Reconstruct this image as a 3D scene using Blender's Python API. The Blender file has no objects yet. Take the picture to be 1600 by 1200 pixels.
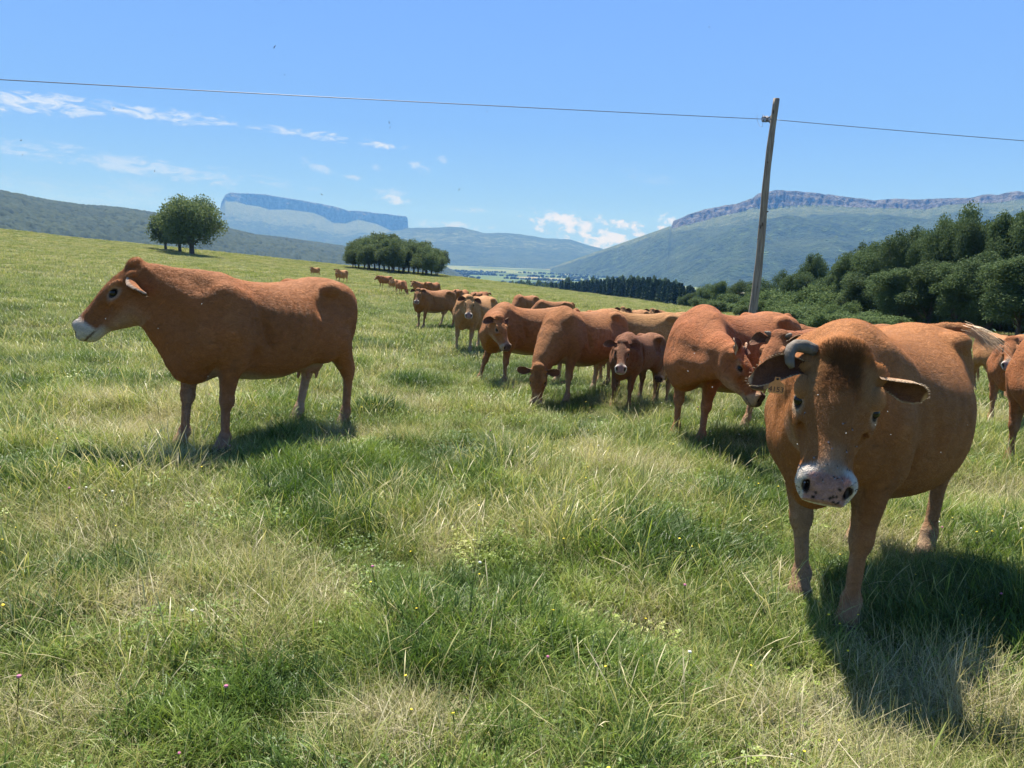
import os, bpy, math, random
import numpy as np
from mathutils import Matrix, Vector

rng = np.random.default_rng(7)
random.seed(7)
sc = bpy.context.scene
COL = sc.collection
R = math.radians

# ------------------------------------------------------------------ camera
FPX = 1202.0                                   # focal length in pixels of the 1600 px wide photograph
PITCH, ROLL = R(9.45), R(2.2)
_r = np.array([1.0, 0, 0]); _f = np.array([0, math.cos(PITCH), -math.sin(PITCH)]); _u = np.array([0, math.sin(PITCH), math.cos(PITCH)])
CR = _r * math.cos(ROLL) + _u * math.sin(ROLL)
CU = _u * math.cos(ROLL) - _r * math.sin(ROLL)
CF = _f
# the meadow near the camera is a slightly tilted plane
_pa, _pb, _pc = 1.44, 0.063, -0.127
def _camplane(x, z):
    y = _pa + _pb * x + _pc * z
    return CR * x - CU * y + CF * z
_A, _B, _C = _camplane(-3, 4), _camplane(4, 4), _camplane(0, 14)
_n = np.cross(_B - _A, _C - _A); _n /= _n[2]
SX, SY = -_n[0], -_n[1]
HC = -(_A[2] - SX * _A[0] - SY * _A[1])         # camera height above the meadow under it
CAM = np.array([0, 0, HC])
cam = bpy.data.cameras.new('camera'); camo = bpy.data.objects.new('camera', cam); COL.objects.link(camo)
cam.sensor_fit = 'HORIZONTAL'; cam.sensor_width = 36.0; cam.lens = 36.0 * FPX / 1600
cam.clip_start = 0.05; cam.clip_end = 60000
camo.matrix_world = Matrix(((CR[0], CU[0], -CF[0], 0), (CR[1], CU[1], -CF[1], 0), (CR[2], CU[2], -CF[2], HC), (0, 0, 0, 1)))
sc.camera = camo

# ------------------------------------------------------------------ sun, exposure (the sky's shader follows the node helpers)
SUN_EL, SUN_AZ = R(60), R(-14)                  # azimuth from +Y towards +X: the sun stands ahead, a little to the left
sun = bpy.data.lights.new('sun', 'SUN'); suno = bpy.data.objects.new('sun', sun); COL.objects.link(suno)
sun.energy = 5.0; sun.angle = R(0.53); sun.color = (1.0, 0.955, 0.88)
sd = Vector((math.sin(SUN_AZ) * math.cos(SUN_EL), math.cos(SUN_AZ) * math.cos(SUN_EL), math.sin(SUN_EL)))
suno.rotation_euler = (-sd).to_track_quat('-Z', 'Y').to_euler()
sc.view_settings.view_transform = 'Standard'; sc.view_settings.look = 'None'
sc.view_settings.exposure = 1.30; sc.view_settings.gamma = 1.0
try: sc.view_settings.use_curve_mapping = False
except Exception: pass
sc.render.engine = 'CYCLES'
sc.cycles.max_bounces = 6; sc.cycles.diffuse_bounces = 3; sc.cycles.transmission_bounces = 4; sc.cycles.glossy_bounces = 2
sc.cycles.volume_bounces = 0; sc.cycles.transparent_max_bounces = 8
sc.cycles.use_denoising = True

# ------------------------------------------------------------------ pixel helpers: a photograph pixel gives a direction, a real distance gives the place
def ray(px, py):
    return CF + CR * (px - 800) / FPX + CU * (600 - py) / FPX
def az_tan(px, py):
    d = ray(px, py); return math.atan2(d[0], d[1]), d[2] / math.hypot(d[0], d[1])
def proj(P):
    d = np.asarray(P, float) - CAM; z = d @ CF
    return 800 + FPX * (d @ CR) / z, 600 - FPX * (d @ CU) / z

# skyline of the meadow: (px, py, distance of the crest)
_sk = [(-900, 300, 190), (-300, 335, 185), (0, 358, 180), (120, 372, 175), (300, 390, 170), (540, 416, 170), (690, 431, 165), (870, 455, 150),
       (1000, 474, 125), (1100, 491, 100), (1250, 512, 72), (1400, 524, 60), (1600, 540, 52), (1900, 565, 50), (2600, 640, 50)]
_SLP = [.10, .10, .10, .10, .10, .10, .09, .075, .068, .09, .13, .13, .12, .12, .12]
_saz = np.array([az_tan(p[0], p[1])[0] for p in _sk]); _stn = np.array([az_tan(p[0], p[1])[1] for p in _sk]); _sdc = np.array([p[2] for p in _sk], float)
def smooth01(t):
    t = np.clip(t, 0, 1); return t * t * (3 - 2 * t)
def terrain(X, Y):
    X = np.asarray(X, float); Y = np.asarray(Y, float)
    r = np.hypot(X, Y) + 1e-6; az = np.arctan2(X, Y)
    fwd = smooth01((Y / r + 0.15) / 0.6)
    tn = np.interp(az, _saz, _stn); dc = np.interp(az, _saz, _sdc)
    rr = np.minimum(r, dc)
    plane = SX * X + SY * Y
    pdc = (SX * X + SY * Y) / r * rr
    hcrest = HC + dc * tn
    pc = (SX * X + SY * Y) / r * dc
    h = pdc + (hcrest - pc) * (rr / dc) ** 2
    over = np.maximum(r - dc, 0)
    h = h - np.interp(az, _saz, _SLP) * over * smooth01(over / 40)
    h = np.maximum(h, -85.0 + 0 * r)
    h = h * fwd + np.clip(plane, -30, 30) * (1 - fwd)
    h = h + 0.025 * np.sin(X * 1.3 + 0.7 * Y) * np.sin(Y * 0.9 - 0.3 * X) * np.clip((60 - r) / 50, 0, 1)
    return h
def gz(x, y): return float(terrain(x, y))
def ground_at(px, py, far=400):
    d = ray(px, py); d = d / np.linalg.norm(d); t = 0.5; prev = 0.5
    while t < far:
        P = CAM + d * t
        if P[2] < gz(P[0], P[1]):
            lo, hi = prev, t
            for _ in range(30):
                m = (lo + hi) / 2; P = CAM + d * m
                if P[2] < gz(P[0], P[1]): hi = m
                else: lo = m
            P = CAM + d * hi; return P
        prev = t; t *= 1.01
    return CAM + d * far
def at_range(px, rng_, py=500):
    d = ray(px, py); h = math.hypot(d[0], d[1]); return np.array([d[0] / h * rng_, d[1] / h * rng_, 0.0])

# ------------------------------------------------------------------ small object helpers
def tag(o, label=None, cat=None, group=None, kind=None):
    if label: o['label'] = label
    if cat: o['category'] = cat
    if group: o['group'] = group
    if kind: o['kind'] = kind
    return o
def empty(name, loc=(0, 0, 0), rz=0.0):
    o = bpy.data.objects.new(name, None); COL.objects.link(o); o.location = loc; o.rotation_euler = (0, 0, rz)
    o.empty_display_size = 0.2
    return o
def mesh_np(name, V, F, mats=None, smooth=True, cols=None, vattr=None):
    """V (n,3), F (m,3|4) int array -> mesh"""
    me = bpy.data.meshes.new(name)
    V = np.ascontiguousarray(V, np.float32); F = np.ascontiguousarray(F, np.int32)
    k = F.shape[1]
    me.vertices.add(len(V)); me.vertices.foreach_set('co', V.ravel())
    me.loops.add(F.size); me.loops.foreach_set('vertex_index', F.ravel())
    me.polygons.add(len(F)); me.polygons.foreach_set('loop_start', np.arange(0, F.size, k, dtype=np.int32))
    if smooth: me.polygons.foreach_set('use_smooth', np.ones(len(F), bool))
    me.update(calc_edges=True)
    if cols is not None:
        a = me.color_attributes.new('coat', 'FLOAT_COLOR', 'POINT')
        c = np.ones((len(V), 4), np.float32); c[:, :3] = cols; a.data.foreach_set('color', c.ravel())
    if vattr:
        for kk, vv in vattr.items():
            a = me.attributes.new(kk, 'FLOAT', 'POINT'); a.data.foreach_set('value', np.ascontiguousarray(vv, np.float32))
    if mats:
        for m in (mats if isinstance(mats, (list, tuple)) else [mats]): me.materials.append(m)
    return me
def obj(name, me, parent=None, loc=None):
    o = bpy.data.objects.new(name, me); COL.objects.link(o)
    if parent: o.parent = parent
    if loc is not None: o.location = loc
    return o
def tube(path, radii, n=8, cap=True):
    """swept tube, quads"""
    P = np.asarray(path, float); m = len(P); rad = np.broadcast_to(np.asarray(radii, float), (m,))
    T = np.gradient(P, axis=0); T /= np.linalg.norm(T, axis=1, keepdims=True) + 1e-9
    up = np.array([0, 0, 1.0]) if abs(T[0, 2]) < 0.9 else np.array([1.0, 0, 0])
    V = []
    for i in range(m):
        a = np.cross(T[i], up); a /= np.linalg.norm(a) + 1e-9; b = np.cross(T[i], a); up = -b if False else up
        th = np.linspace(0, 2 * math.pi, n, endpoint=False)
        V.append(P[i] + rad[i] * (np.cos(th)[:, None] * a + np.sin(th)[:, None] * b))
    V = np.concatenate(V); F = []
    for i in range(m - 1):
        for j in range(n):
            k = (j + 1) % n; F.append((i * n + j, i * n + k, (i + 1) * n + k, (i + 1) * n + j))
    if cap:
        c0 = len(V); V = np.vstack([V, P[:1], P[-1:]])
        for j in range(n):
            k = (j + 1) % n
            F.append((c0, k, j, j)); F.append((c0 + 1, (m - 1) * n + j, (m - 1) * n + k, (m - 1) * n + k))
    return V, F
def mesh_py(name, V, F, mat=None, smooth=True):
    F = [tuple(dict.fromkeys(f)) for f in F]
    me = bpy.data.meshes.new(name); me.from_pydata([tuple(v) for v in V], [], F); me.update()
    if smooth: me.polygons.foreach_set('use_smooth', np.ones(len(me.polygons), bool))
    if mat: me.materials.append(mat)
    return me
def ico(r=1.0, sub=1):
    import bmesh
    bm = bmesh.new(); bmesh.ops.create_icosphere(bm, subdivisions=sub, radius=r)
    V = np.array([v.co[:] for v in bm.verts]); F = np.array([[v.index for v in f.verts] for f in bm.faces]); bm.free()
    return V, F

# ------------------------------------------------------------------ shader node helper
class NT:
    def __init__(s, tree): s.t = tree; s.n = tree.nodes; s.l = tree.links; s.n.clear()
    def node(s, typ, **kw):
        nd = s.n.new(typ)
        for k, v in kw.items():
            if k.startswith('i_'): nd.inputs[k[2:].replace('_', ' ')].default_value = v
            else: setattr(nd, k, v)
        return nd
    def link(s, a, b): s.l.new(a, b)
    def val(s, nd, key, v):
        inp = nd.inputs[key]
        if hasattr(v, 'is_output') or hasattr(v, 'links') and not isinstance(v, (int, float, tuple)): s.l.new(v, inp)
        else: inp.default_value = v
    def math(s, op, a, b=0.0, c=None, clamp=False):
        nd = s.n.new('ShaderNodeMath'); nd.operation = op; nd.use_clamp = clamp
        s.val(nd, 0, a); s.val(nd, 1, b)
        if c is not None: s.val(nd, 2, c)
        return nd.outputs[0]
    def mix(s, f, a, b, blend='MIX'):
        nd = s.n.new('ShaderNodeMix'); nd.data_type = 'RGBA'; nd.blend_type = blend
        s.val(nd, 0, f)
        for k, v in ((6, a), (7, b)):
            if isinstance(v, tuple): v = v + (1.0,) if len(v) == 3 else v
            s.val(nd, k, v)
        return nd.outputs[2]
    def noise(s, vec, scale, detail=3, rough=0.55, dist=0.0):
        nd = s.n.new('ShaderNodeTexNoise'); nd.inputs['Scale'].default_value = scale; nd.inputs['Detail'].default_value = detail
        nd.inputs['Roughness'].default_value = rough; nd.inputs['Distortion'].default_value = dist
        if vec is not None: s.l.new(vec, nd.inputs['Vector'])
        return nd.outputs['Fac']
    def ramp(s, f, stops, interp='LINEAR'):
        nd = s.n.new('ShaderNodeValToRGB'); cr = nd.color_ramp; cr.interpolation = interp
        while len(cr.elements) < len(stops): cr.elements.new(0.5)
        for e, (p, c) in zip(cr.elements, stops):
            e.position = p; c = (c, c, c) if isinstance(c, (int, float)) else c; e.color = tuple(c) + (1.0,)
        s.l.new(f, nd.inputs[0]); return nd.outputs[0]
    def smooth(s, v, lo, hi):
        nd = s.n.new('ShaderNodeMapRange'); nd.interpolation_type = 'SMOOTHSTEP'
        nd.inputs[1].default_value = lo; nd.inputs[2].default_value = hi; s.l.new(v, nd.inputs[0]); return nd.outputs[0]
    def mapping(s, vec, scale=(1, 1, 1), rot=(0, 0, 0), loc=(0, 0, 0)):
        nd = s.n.new('ShaderNodeMapping'); nd.inputs['Scale'].default_value = scale; nd.inputs['Rotation'].default_value = rot
        nd.inputs['Location'].default_value = loc; s.l.new(vec, nd.inputs['Vector']); return nd.outputs[0]
def material(name):
    m = bpy.data.materials.new(name); m.use_nodes = True; t = NT(m.node_tree)
    out = t.node('ShaderNodeOutputMaterial'); return m, t, out
def simple_mat(name, col, rough=0.7, spec=0.3, noise=0.0, scale=20, bump=0.0, metallic=0.0):
    m, t, out = material(name); b = t.node('ShaderNodeBsdfPrincipled')
    b.inputs['Roughness'].default_value = rough; b.inputs['Specular IOR Level'].default_value = spec; b.inputs['Metallic'].default_value = metallic
    tc = t.node('ShaderNodeTexCoord').outputs['Object']
    if noise > 0:
        f = t.noise(tc, scale, 5)
        c = t.mix(f, tuple(x * (1 - noise) for x in col), tuple(min(1, x * (1 + noise)) for x in col)); t.link(c, b.inputs['Base Color'])
        if bump:
            bp = t.node('ShaderNodeBump'); bp.inputs['Strength'].default_value = bump; bp.inputs['Distance'].default_value = 0.02
            t.link(f, bp.inputs['Height']); t.link(bp.outputs[0], b.inputs['Normal'])
    else: b.inputs['Base Color'].default_value = tuple(col) + (1,)
    t.link(b.outputs[0], out.inputs[0]); return m
# ------------------------------------------------------------------ sky
world = bpy.data.worlds.new('World'); sc.world = world; world.use_nodes = True
w = NT(world.node_tree)
wout = w.node('ShaderNodeOutputWorld'); bg = w.node('ShaderNodeBackground'); bg.inputs['Strength'].default_value = 0.05
sky = w.node('ShaderNodeTexSky'); sky.sky_type = 'NISHITA'; sky.sun_disc = False
sky.sun_elevation = SUN_EL; sky.sun_rotation = SUN_AZ; sky.altitude = 600; sky.air_density = 1.0; sky.dust_density = 0.25; sky.ozone_density = 3.0
geo = w.node('ShaderNodeTexCoord').outputs['Generated']
sep = w.node('ShaderNodeSeparateXYZ'); w.link(geo, sep.inputs[0])
w_az = w.math('ARCTAN2', sep.outputs[0], sep.outputs[1]); w_el = w.math('ARCSINE', sep.outputs[2])
comb = w.node('ShaderNodeCombineXYZ'); w.link(w_az, comb.inputs[0]); w.link(w_el, comb.inputs[1])
# wisps of cirrus: (px, py, half length px, half thickness px, tilt deg, density, streak scale)
CLOUDS = [(50, 163, 105, 17, 5, .85, 1), (255, 180, 120, 10, 7, .8, 1), (150, 166, 60, 10, 6, .35, 1), (490, 211, 105, 7, 8, .75, 1), (603, 227, 36, 6, 4, .9, 2),
          (210, 258, 230, 15, 8, .5, 1), (215, 290, 50, 14, 5, .16, 1), (120, 310, 260, 30, 4, .16, 1), (498, 262, 26, 9, 22, .45, 2), (655, 262, 16, 10, 25, .7, 2), (692, 249, 12, 6, 5, .35, 2),
          (556, 278, 18, 4, 8, .5, 2), (590, 263, 12, 6, 10, .3, 2), (610, 300, 34, 8, 6, .35, 2), (614, 312, 34, 7, 6, .75, 2), (740, 328, 42, 5, 3, .4, 2),
          (905, 354, 90, 20, 9, .8, 4), (955, 376, 80, 20, 8, .85, 4), (885, 342, 48, 11, 8, .8, 4), (975, 351, 30, 9, 4, .9, 4), (1045, 350, 18, 16, 0, .9, 4), (700, 352, 75, 8, 4, .6, 2),
          (1020, 278, 50, 9, 12, .14, 1), (320, 330, 60, 30, 0, .12, 1)]
nA = w.noise(w.mapping(comb.outputs[0], scale=(1.0, 3.6, 1), rot=(0, 0, R(9))), 34, 9, 0.68, 1.1)
nB = w.noise(w.mapping(comb.outputs[0], scale=(1.0, 1.7, 1)), 55, 6, 0.6, 0.3)
dens = 0.0; dlow = 0.0
for (cx, cy, a, b, tilt, dn, kind) in CLOUDS:
    d = ray(cx, cy); d = d / np.linalg.norm(d)
    # local frame of this cloud on the sky sphere
    right = CR * math.cos(R(tilt)) - CU * math.sin(R(tilt)); right = right - d * (right @ d); right /= np.linalg.norm(right); up = np.cross(right, d)
    def dot(v):
        nd = w.node('ShaderNodeVectorMath', operation='DOT_PRODUCT'); w.link(geo, nd.inputs[0]); nd.inputs[1].default_value = tuple(v); return nd.outputs['Value']
    u = w.math('DIVIDE', dot(right), a / FPX); v = w.math('DIVIDE', dot(up), b / FPX)
    q = w.math('ADD', w.math('MULTIPLY', u, u), w.math('MULTIPLY', v, v))
    front = w.math('GREATER_THAN', dot(d), 0.5)
    m = w.math('MULTIPLY', w.math('SUBTRACT', 1.0, q), front)                       # 1 in the middle, 0 at the rim
    n = nA if kind == 1 else nB
    m = w.math('ADD', m, w.math('MULTIPLY', w.math('SUBTRACT', n, 0.52), 6.5))
    m = w.smooth(m, 0.0, 1.6 if kind < 3 else 1.5)
    edge = w.smooth(w.math('SUBTRACT', 1.9, q), 0.0, 1.2)
    m = w.math('MULTIPLY', w.math('MULTIPLY', m, edge), dn)
    m = w.math('MULTIPLY', m, front)
    if kind == 4: dlow = w.math('MAXIMUM', dlow, m)
    dens = w.math('MAXIMUM', dens, m) if not isinstance(dens, float) else m
cloudcol = (6.4, 7.3, 8.4)
hs_ = w.node('ShaderNodeHueSaturation'); hs_.inputs['Saturation'].default_value = 1.22; w.link(sky.outputs[0], hs_.inputs['Color'])
K = 8.1     # the lower sky: a pale blue that deepens slowly upwards, handing over to the physical sky above the frame
def kc(r, g, b): return (r * K / 10, g * K / 10, b * K / 10)
rampc = w.ramp(w.math('DIVIDE', w_el, R(40)), [(0.0, kc(.36, .62, .98)), (.10, kc(.29, .56, 1.02)), (.22, kc(.225, .475, 1.05)), (.42, kc(.20, .43, 1.04)), (.75, kc(.18, .40, 1.0))])
vs = w.node('ShaderNodeVectorMath', operation='SCALE'); w.link(rampc, vs.inputs[0]); vs.inputs['Scale'].default_value = 10.0
c = w.mix(w.smooth(w_el, R(26), R(55)), vs.outputs[0], hs_.outputs[0])
c = w.mix(dens, c, cloudcol)
c = w.mix(dlow, c, (7.6, 8.1, 8.9))
w.link(c, bg.inputs['Color']); w.link(bg.outputs[0], wout.inputs[0])
try: world.cycles.sampling_method = 'MANUAL'; world.cycles.sample_map_resolution = 512
except Exception: pass
# ------------------------------------------------------------------ value noise on arrays
_tab = np.random.default_rng(3).random((256, 256))
def vnoise(x, y):
    xi = np.floor(x).astype(int); yi = np.floor(y).astype(int); fx = x - xi; fy = y - yi; fx = fx * fx * (3 - 2 * fx); fy = fy * fy * (3 - 2 * fy)
    g = lambda a, b: _tab[a & 255, b & 255]
    return (g(xi, yi) * (1 - fx) + g(xi + 1, yi) * fx) * (1 - fy) + (g(xi, yi + 1) * (1 - fx) + g(xi + 1, yi + 1) * fx) * fy
def fbm(x, y, o=5, r=.5):
    a = 1; t = 0; s_ = 0
    for i in range(o): t = t + a * vnoise(x * 2 ** i + 17 * i, y * 2 ** i - 31 * i); s_ += a; a *= r
    return t / s_
def cells(x, y, seed=1):
    """rounded tree crowns seen from far: 1 at the middle of a cell, falling to its rim"""
    xi = np.floor(x).astype(int); yi = np.floor(y).astype(int); best = np.full(x.shape, 9.0)
    for a in (-1, 0, 1):
        for b in (-1, 0, 1):
            cx = xi + a; cy = yi + b; px = cx + _tab[(cx * 7 + seed) & 255, cy & 255]; py = cy + _tab[cx & 255, (cy * 5 + seed) & 255]
            best = np.minimum(best, (x - px) ** 2 + (y - py) ** 2)
    return np.sqrt(np.maximum(0, 1 - best / .55))

# ------------------------------------------------------------------ materials of the land
def foliage_mat(name, c1, c2, c3=None, trans=.3, scale=.6):
    m, t, out = material(name); g = t.node('ShaderNodeNewGeometry'); oi = t.node('ShaderNodeObjectInfo')
    pos = g.outputs['Position']; n = t.noise(pos, scale, 3); r_ = g.outputs['Random Per Island']
    col = t.mix(n, c1, c2); col = t.mix(t.math('MULTIPLY', r_, .6), col, c3 or c2)
    vm = t.node('ShaderNodeVectorMath', operation='SCALE'); t.link(col, vm.inputs[0]); t.link(t.math('ADD', t.math('MULTIPLY', oi.outputs['Random'], .35), .82), vm.inputs['Scale'])
    d = t.node('ShaderNodeBsdfPrincipled'); d.inputs['Roughness'].default_value = .7; d.inputs['Specular IOR Level'].default_value = .08; t.link(vm.outputs[0], d.inputs['Base Color'])
    tr = t.node('ShaderNodeBsdfTranslucent'); t.link(vm.outputs[0], tr.inputs['Color']); mx = t.node('ShaderNodeMixShader'); mx.inputs[0].default_value = trans
    t.link(d.outputs[0], mx.inputs[1]); t.link(tr.outputs[0], mx.inputs[2]); t.link(mx.outputs[0], out.inputs[0]); return m
M_OAK = foliage_mat('oak_leaves', (.075, .115, .045), (.12, .165, .065), (.16, .20, .08))
M_WOOD = foliage_mat('wood_leaves', (.042, .074, .034), (.085, .130, .050), (.14, .19, .075))
M_BUSH = foliage_mat('bush_leaves', (.065, .110, .036), (.11, .16, .055), (.15, .20, .08))
M_CONI = foliage_mat('conifer_needles', (.025, .052, .030), (.045, .078, .040), (.05, .085, .04), .12)
M_BARK = simple_mat('bark', (.11, .085, .065), rough=.9, noise=.5, scale=3, bump=.5)

def mountain_mat():
    """zone attribute: 0 forest, 1 grass, 2 rock"""
    m, t, out = material('mountain_side'); b = t.node('ShaderNodeBsdfPrincipled'); b.inputs['Roughness'].default_value = .9; b.inputs['Specular IOR Level'].default_value = .1
    g = t.node('ShaderNodeNewGeometry'); pos = g.outputs['Position']; at = t.node('ShaderNodeAttribute'); at.attribute_name = 'zone'
    z = t.math('ADD', at.outputs['Fac'], t.math('MULTIPLY', t.math('SUBTRACT', t.noise(pos, .012, 6, .65), .5), 1.1))
    vor = t.node('ShaderNodeTexVoronoi'); vor.inputs['Scale'].default_value = .075; t.link(pos, vor.inputs['Vector'])
    fine = t.ramp(t.noise(pos, .022, 6, .75), [(.36, 0.0), (.62, 1.0)]); big = t.noise(pos, .0035, 4, .6)
    forest = t.mix(fine, (.008, .022, .009), (.064, .108, .030)); forest = t.mix(t.math('MULTIPLY', t.smooth(big, .45, .65), .6), forest, (.075, .11, .04))
    grass = t.mix(fine, (.075, .115, .038), (.15, .185, .075))
    strat = t.node('ShaderNodeTexNoise'); strat.inputs['Scale'].default_value = .02; strat.inputs['Detail'].default_value = 5; t.link(t.mapping(pos, scale=(1.6, 1.6, .5)), strat.inputs['Vector'])
    rock = t.mix(t.smooth(strat.outputs['Fac'], .35, .7), (.07, .07, .075), (.20, .19, .18))
    c = t.mix(t.smooth(z, .42, .58), forest, grass); c = t.mix(t.smooth(z, 1.42, 1.6), c, rock)
    t.link(c, b.inputs['Base Color'])
    hh = t.math('ADD', t.math('MULTIPLY', vor.outputs['Distance'], -1.0), t.math('MULTIPLY', fine, 1.2))
    bp = t.node('ShaderNodeBump'); bp.inputs['Strength'].default_value = 1.0; bp.inputs['Distance'].default_value = 14; t.link(hh, bp.inputs['Height']); t.link(bp.outputs[0], b.inputs['Normal'])
    t.link(b.outputs[0], out.inputs[0]); return m
M_MOUNT = mountain_mat()

def canopy_mat():
    m, t, out = material('hill_forest'); b = t.node('ShaderNodeBsdfPrincipled'); b.inputs['Roughness'].default_value = .9; b.inputs['Specular IOR Level'].default_value = .1
    g = t.node('ShaderNodeNewGeometry'); pos = g.outputs['Position']
    vor = t.node('ShaderNodeTexVoronoi'); vor.inputs['Scale'].default_value = .075; t.link(pos, vor.inputs['Vector'])
    n = t.noise(pos, .008, 4); fine = t.noise(pos, .12, 4, .7)
    c = t.mix(t.smooth(n, .4, .6), (.011, .022, .010), (.026, .040, .017)); c = t.mix(t.math('MULTIPLY', vor.outputs['Color'], .5), c, (.060, .080, .034)); c = t.mix(t.math('MULTIPLY', fine, .6), c, (.012, .026, .012))
    t.link(c, b.inputs['Base Color']); bp = t.node('ShaderNodeBump'); bp.inputs['Strength'].default_value = .8; bp.inputs['Distance'].default_value = 3; t.link(fine, bp.inputs['Height']); t.link(bp.outputs[0], b.inputs['Normal'])
    t.link(b.outputs[0], out.inputs[0]); return m
M_CANOPY = canopy_mat()

def meadow_mat():
    m, t, out = material('meadow_soil'); b = t.node('ShaderNodeBsdfPrincipled'); b.inputs['Roughness'].default_value = .95; b.inputs['Specular IOR Level'].default_value = .05
    g = t.node('ShaderNodeNewGeometry'); pos = g.outputs['Position']
    n1 = t.noise(pos, .35, 5, .65); n2 = t.noise(pos, 9, 5, .7); n3 = t.noise(pos, .05, 3)
    near = t.mix(n2, (.035, .050, .016), (.085, .095, .035)); near = t.mix(t.smooth(n1, .5, .7), near, (.12, .11, .05))
    far_ = t.mix(t.smooth(t.math('ADD', t.math('MULTIPLY', n1, .6), t.math('MULTIPLY', n3, .5)), .42, .68), (.12, .145, .055), (.185, .185, .085))
    ln = t.node('ShaderNodeVectorMath', operation='LENGTH'); t.link(pos, ln.inputs[0]); dist = ln.outputs['Value']
    c = t.mix(t.smooth(dist, 25, 80), near, far_)
    # fields of the valley floor
    vor = t.node('ShaderNodeTexVoronoi'); vor.inputs['Scale'].default_value = .0035; vor.inputs['Randomness'].default_value = .8; t.link(t.mapping(pos, scale=(1, .55, 0), rot=(0, 0, R(25))), vor.inputs['Vector'])
    sepc = t.node('ShaderNodeSeparateColor'); t.link(vor.outputs['Color'], sepc.inputs[0])
    fld = t.ramp(sepc.outputs[0], [(0, (.06, .095, .03)), (.35, (.12, .17, .055)), (.55, (.20, .23, .09)), (.75, (.34, .28, .15)), (.9, (.10, .15, .05))], 'CONSTANT')
    fld = t.mix(t.math('ADD', t.math('MULTIPLY', n3, .3), .35), fld, (.05, .08, .03))
    c = t.mix(t.smooth(dist, 500, 900), c, fld)
    t.link(c, b.inputs['Base Color']); bp = t.node('ShaderNodeBump'); bp.inputs['Strength'].default_value = .7; bp.inputs['Distance'].default_value = .05; t.link(n2, bp.inputs['Height']); t.link(bp.outputs[0], b.inputs['Normal'])
    t.link(b.outputs[0], out.inputs[0]); return m

# ------------------------------------------------------------------ the ground: one sheet to the horizon
def polar(azs, rs):
    A, Rr = np.meshgrid(azs, rs, indexing='ij'); return np.sin(A) * Rr, np.cos(A) * Rr
def grid_faces(n, m, wrap=False):
    i = np.arange(n if wrap else n - 1)[:, None]; j = np.arange(m - 1)[None]; i2 = (i + 1) % n
    return np.stack(np.broadcast_arrays(i * m + j, i2 * m + j, i2 * m + j + 1, i * m + j + 1), -1).reshape(-1, 4)[:, ::-1]
_az = np.concatenate([np.radians(np.arange(-48, 48, .33)), np.radians(np.arange(48, 312, 4))])
_rs = np.concatenate([[.02], np.geomspace(.4, 12300, 330)])
X, Y = polar(_az, _rs); Z = terrain(X, Y)
ground = obj('ground', mesh_np('ground', np.stack([X, Y, Z], -1).reshape(-1, 3), grid_faces(len(_az), len(_rs), True), meadow_mat())); tag(ground, kind='structure')

# ------------------------------------------------------------------ mountains
def mountain(name, px0, px1, step, ridge, cliff, rr, foot, mid, gully=.05, rough=1.0, back=1500, zf=None, seed=0, grass=None, ncl=10, nsl=70, cliff_run=35):
    """ridge, cliff: (px, py) of the crest and of the cliff's bottom; rr(px) distance of the crest, foot(px) distance of the foot; mid: how the slope sags"""
    pxs = np.arange(px0, px1 + step, step); ry = np.interp(pxs, [p[0] for p in ridge], [p[1] for p in ridge]); cy = np.interp(pxs, [p[0] for p in cliff], [p[1] for p in cliff]) if cliff else ry
    V = []; Zn = []
    for px, a, b in zip(pxs, ry, cy):
        Rc = rr(px); az, tn = az_tan(px, a); _, tb = az_tan(px, b); sx, cx = math.sin(az), math.cos(az); Rf = foot(px)
        wob = (fbm(np.array([px * .09 + seed]), np.array([seed * 1.0]), 5)[0] - .5)
        zt = HC + Rc * tn + wob * 9 * rough; has = abs(b - a) > 1.0; run = (cliff_run + 30 * (fbm(np.array([px * .25]), np.array([5.0 + seed]), 4)[0] - .5)) if has else 6
        zb = HC + (Rc - run) * tb if has else zt - 3; f0 = -92
        t = np.linspace(0, 1, nsl); r1_ = Rf + (Rc - run - Rf) * t; prof = t ** mid
        z1 = f0 + (zb - f0) * prof
        amp = gully * (zb - f0) * np.sin(np.pi * np.clip(t, 0, 1)) ** .7
        wx, wy = sx * r1_ / 1000 + seed * 3 + 50, cx * r1_ / 1000 + 50
        qx = wx + .35 * fbm(wx * 1.1, wy * 1.1 + 7, 3)
        z1 = z1 + amp * ((fbm(qx * 1.6, wy * 1.6, 5) - .5) * 2.6 + (.5 - np.abs(fbm(qx * 2.3 + 9, wy * 1.3, 4) * 2 - 1)) * .9)
        tc = np.linspace(0, 1, ncl)[1:]; r2 = Rc - run + run * tc; ledge = tc + .05 * np.sin(tc * 14 + px * .02); z2 = zb + (zt - zb) * np.clip(ledge ** .9, 0, 1)
        r2 = r2 + (fbm(np.full(len(tc), px * .16 + seed), tc * 2.0, 4) - .5) * run * .7 * np.sin(np.pi * tc * .9)
        r3 = Rc + back * np.array([.04, .15, .35, .7, 1.0, 1.6]); z3 = zt + (zt - f0) * np.array([-.01, -.03, -.08, -.2, -.45, -1.0])
        r_ = np.concatenate([r1_, r2, r3]); z_ = np.concatenate([z1, z2, z3]); V.append(np.stack([sx * r_, cx * r_, z_], -1))
        g1 = np.interp(t, [0, .45, .75, 1], [0, .05, .28, .62]) if grass is None else grass(px, t)
        Zn.append(np.concatenate([g1, np.full(len(tc), 2.0 if has else .6), np.full(6, .9)]))
    n, m_ = len(V), len(V[0]); me = mesh_np(name, np.array(V).reshape(-1, 3), grid_faces(n, m_), M_MOUNT, vattr={'zone': np.array(Zn).ravel()})
    return tag(obj(name, me), kind='structure')

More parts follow.
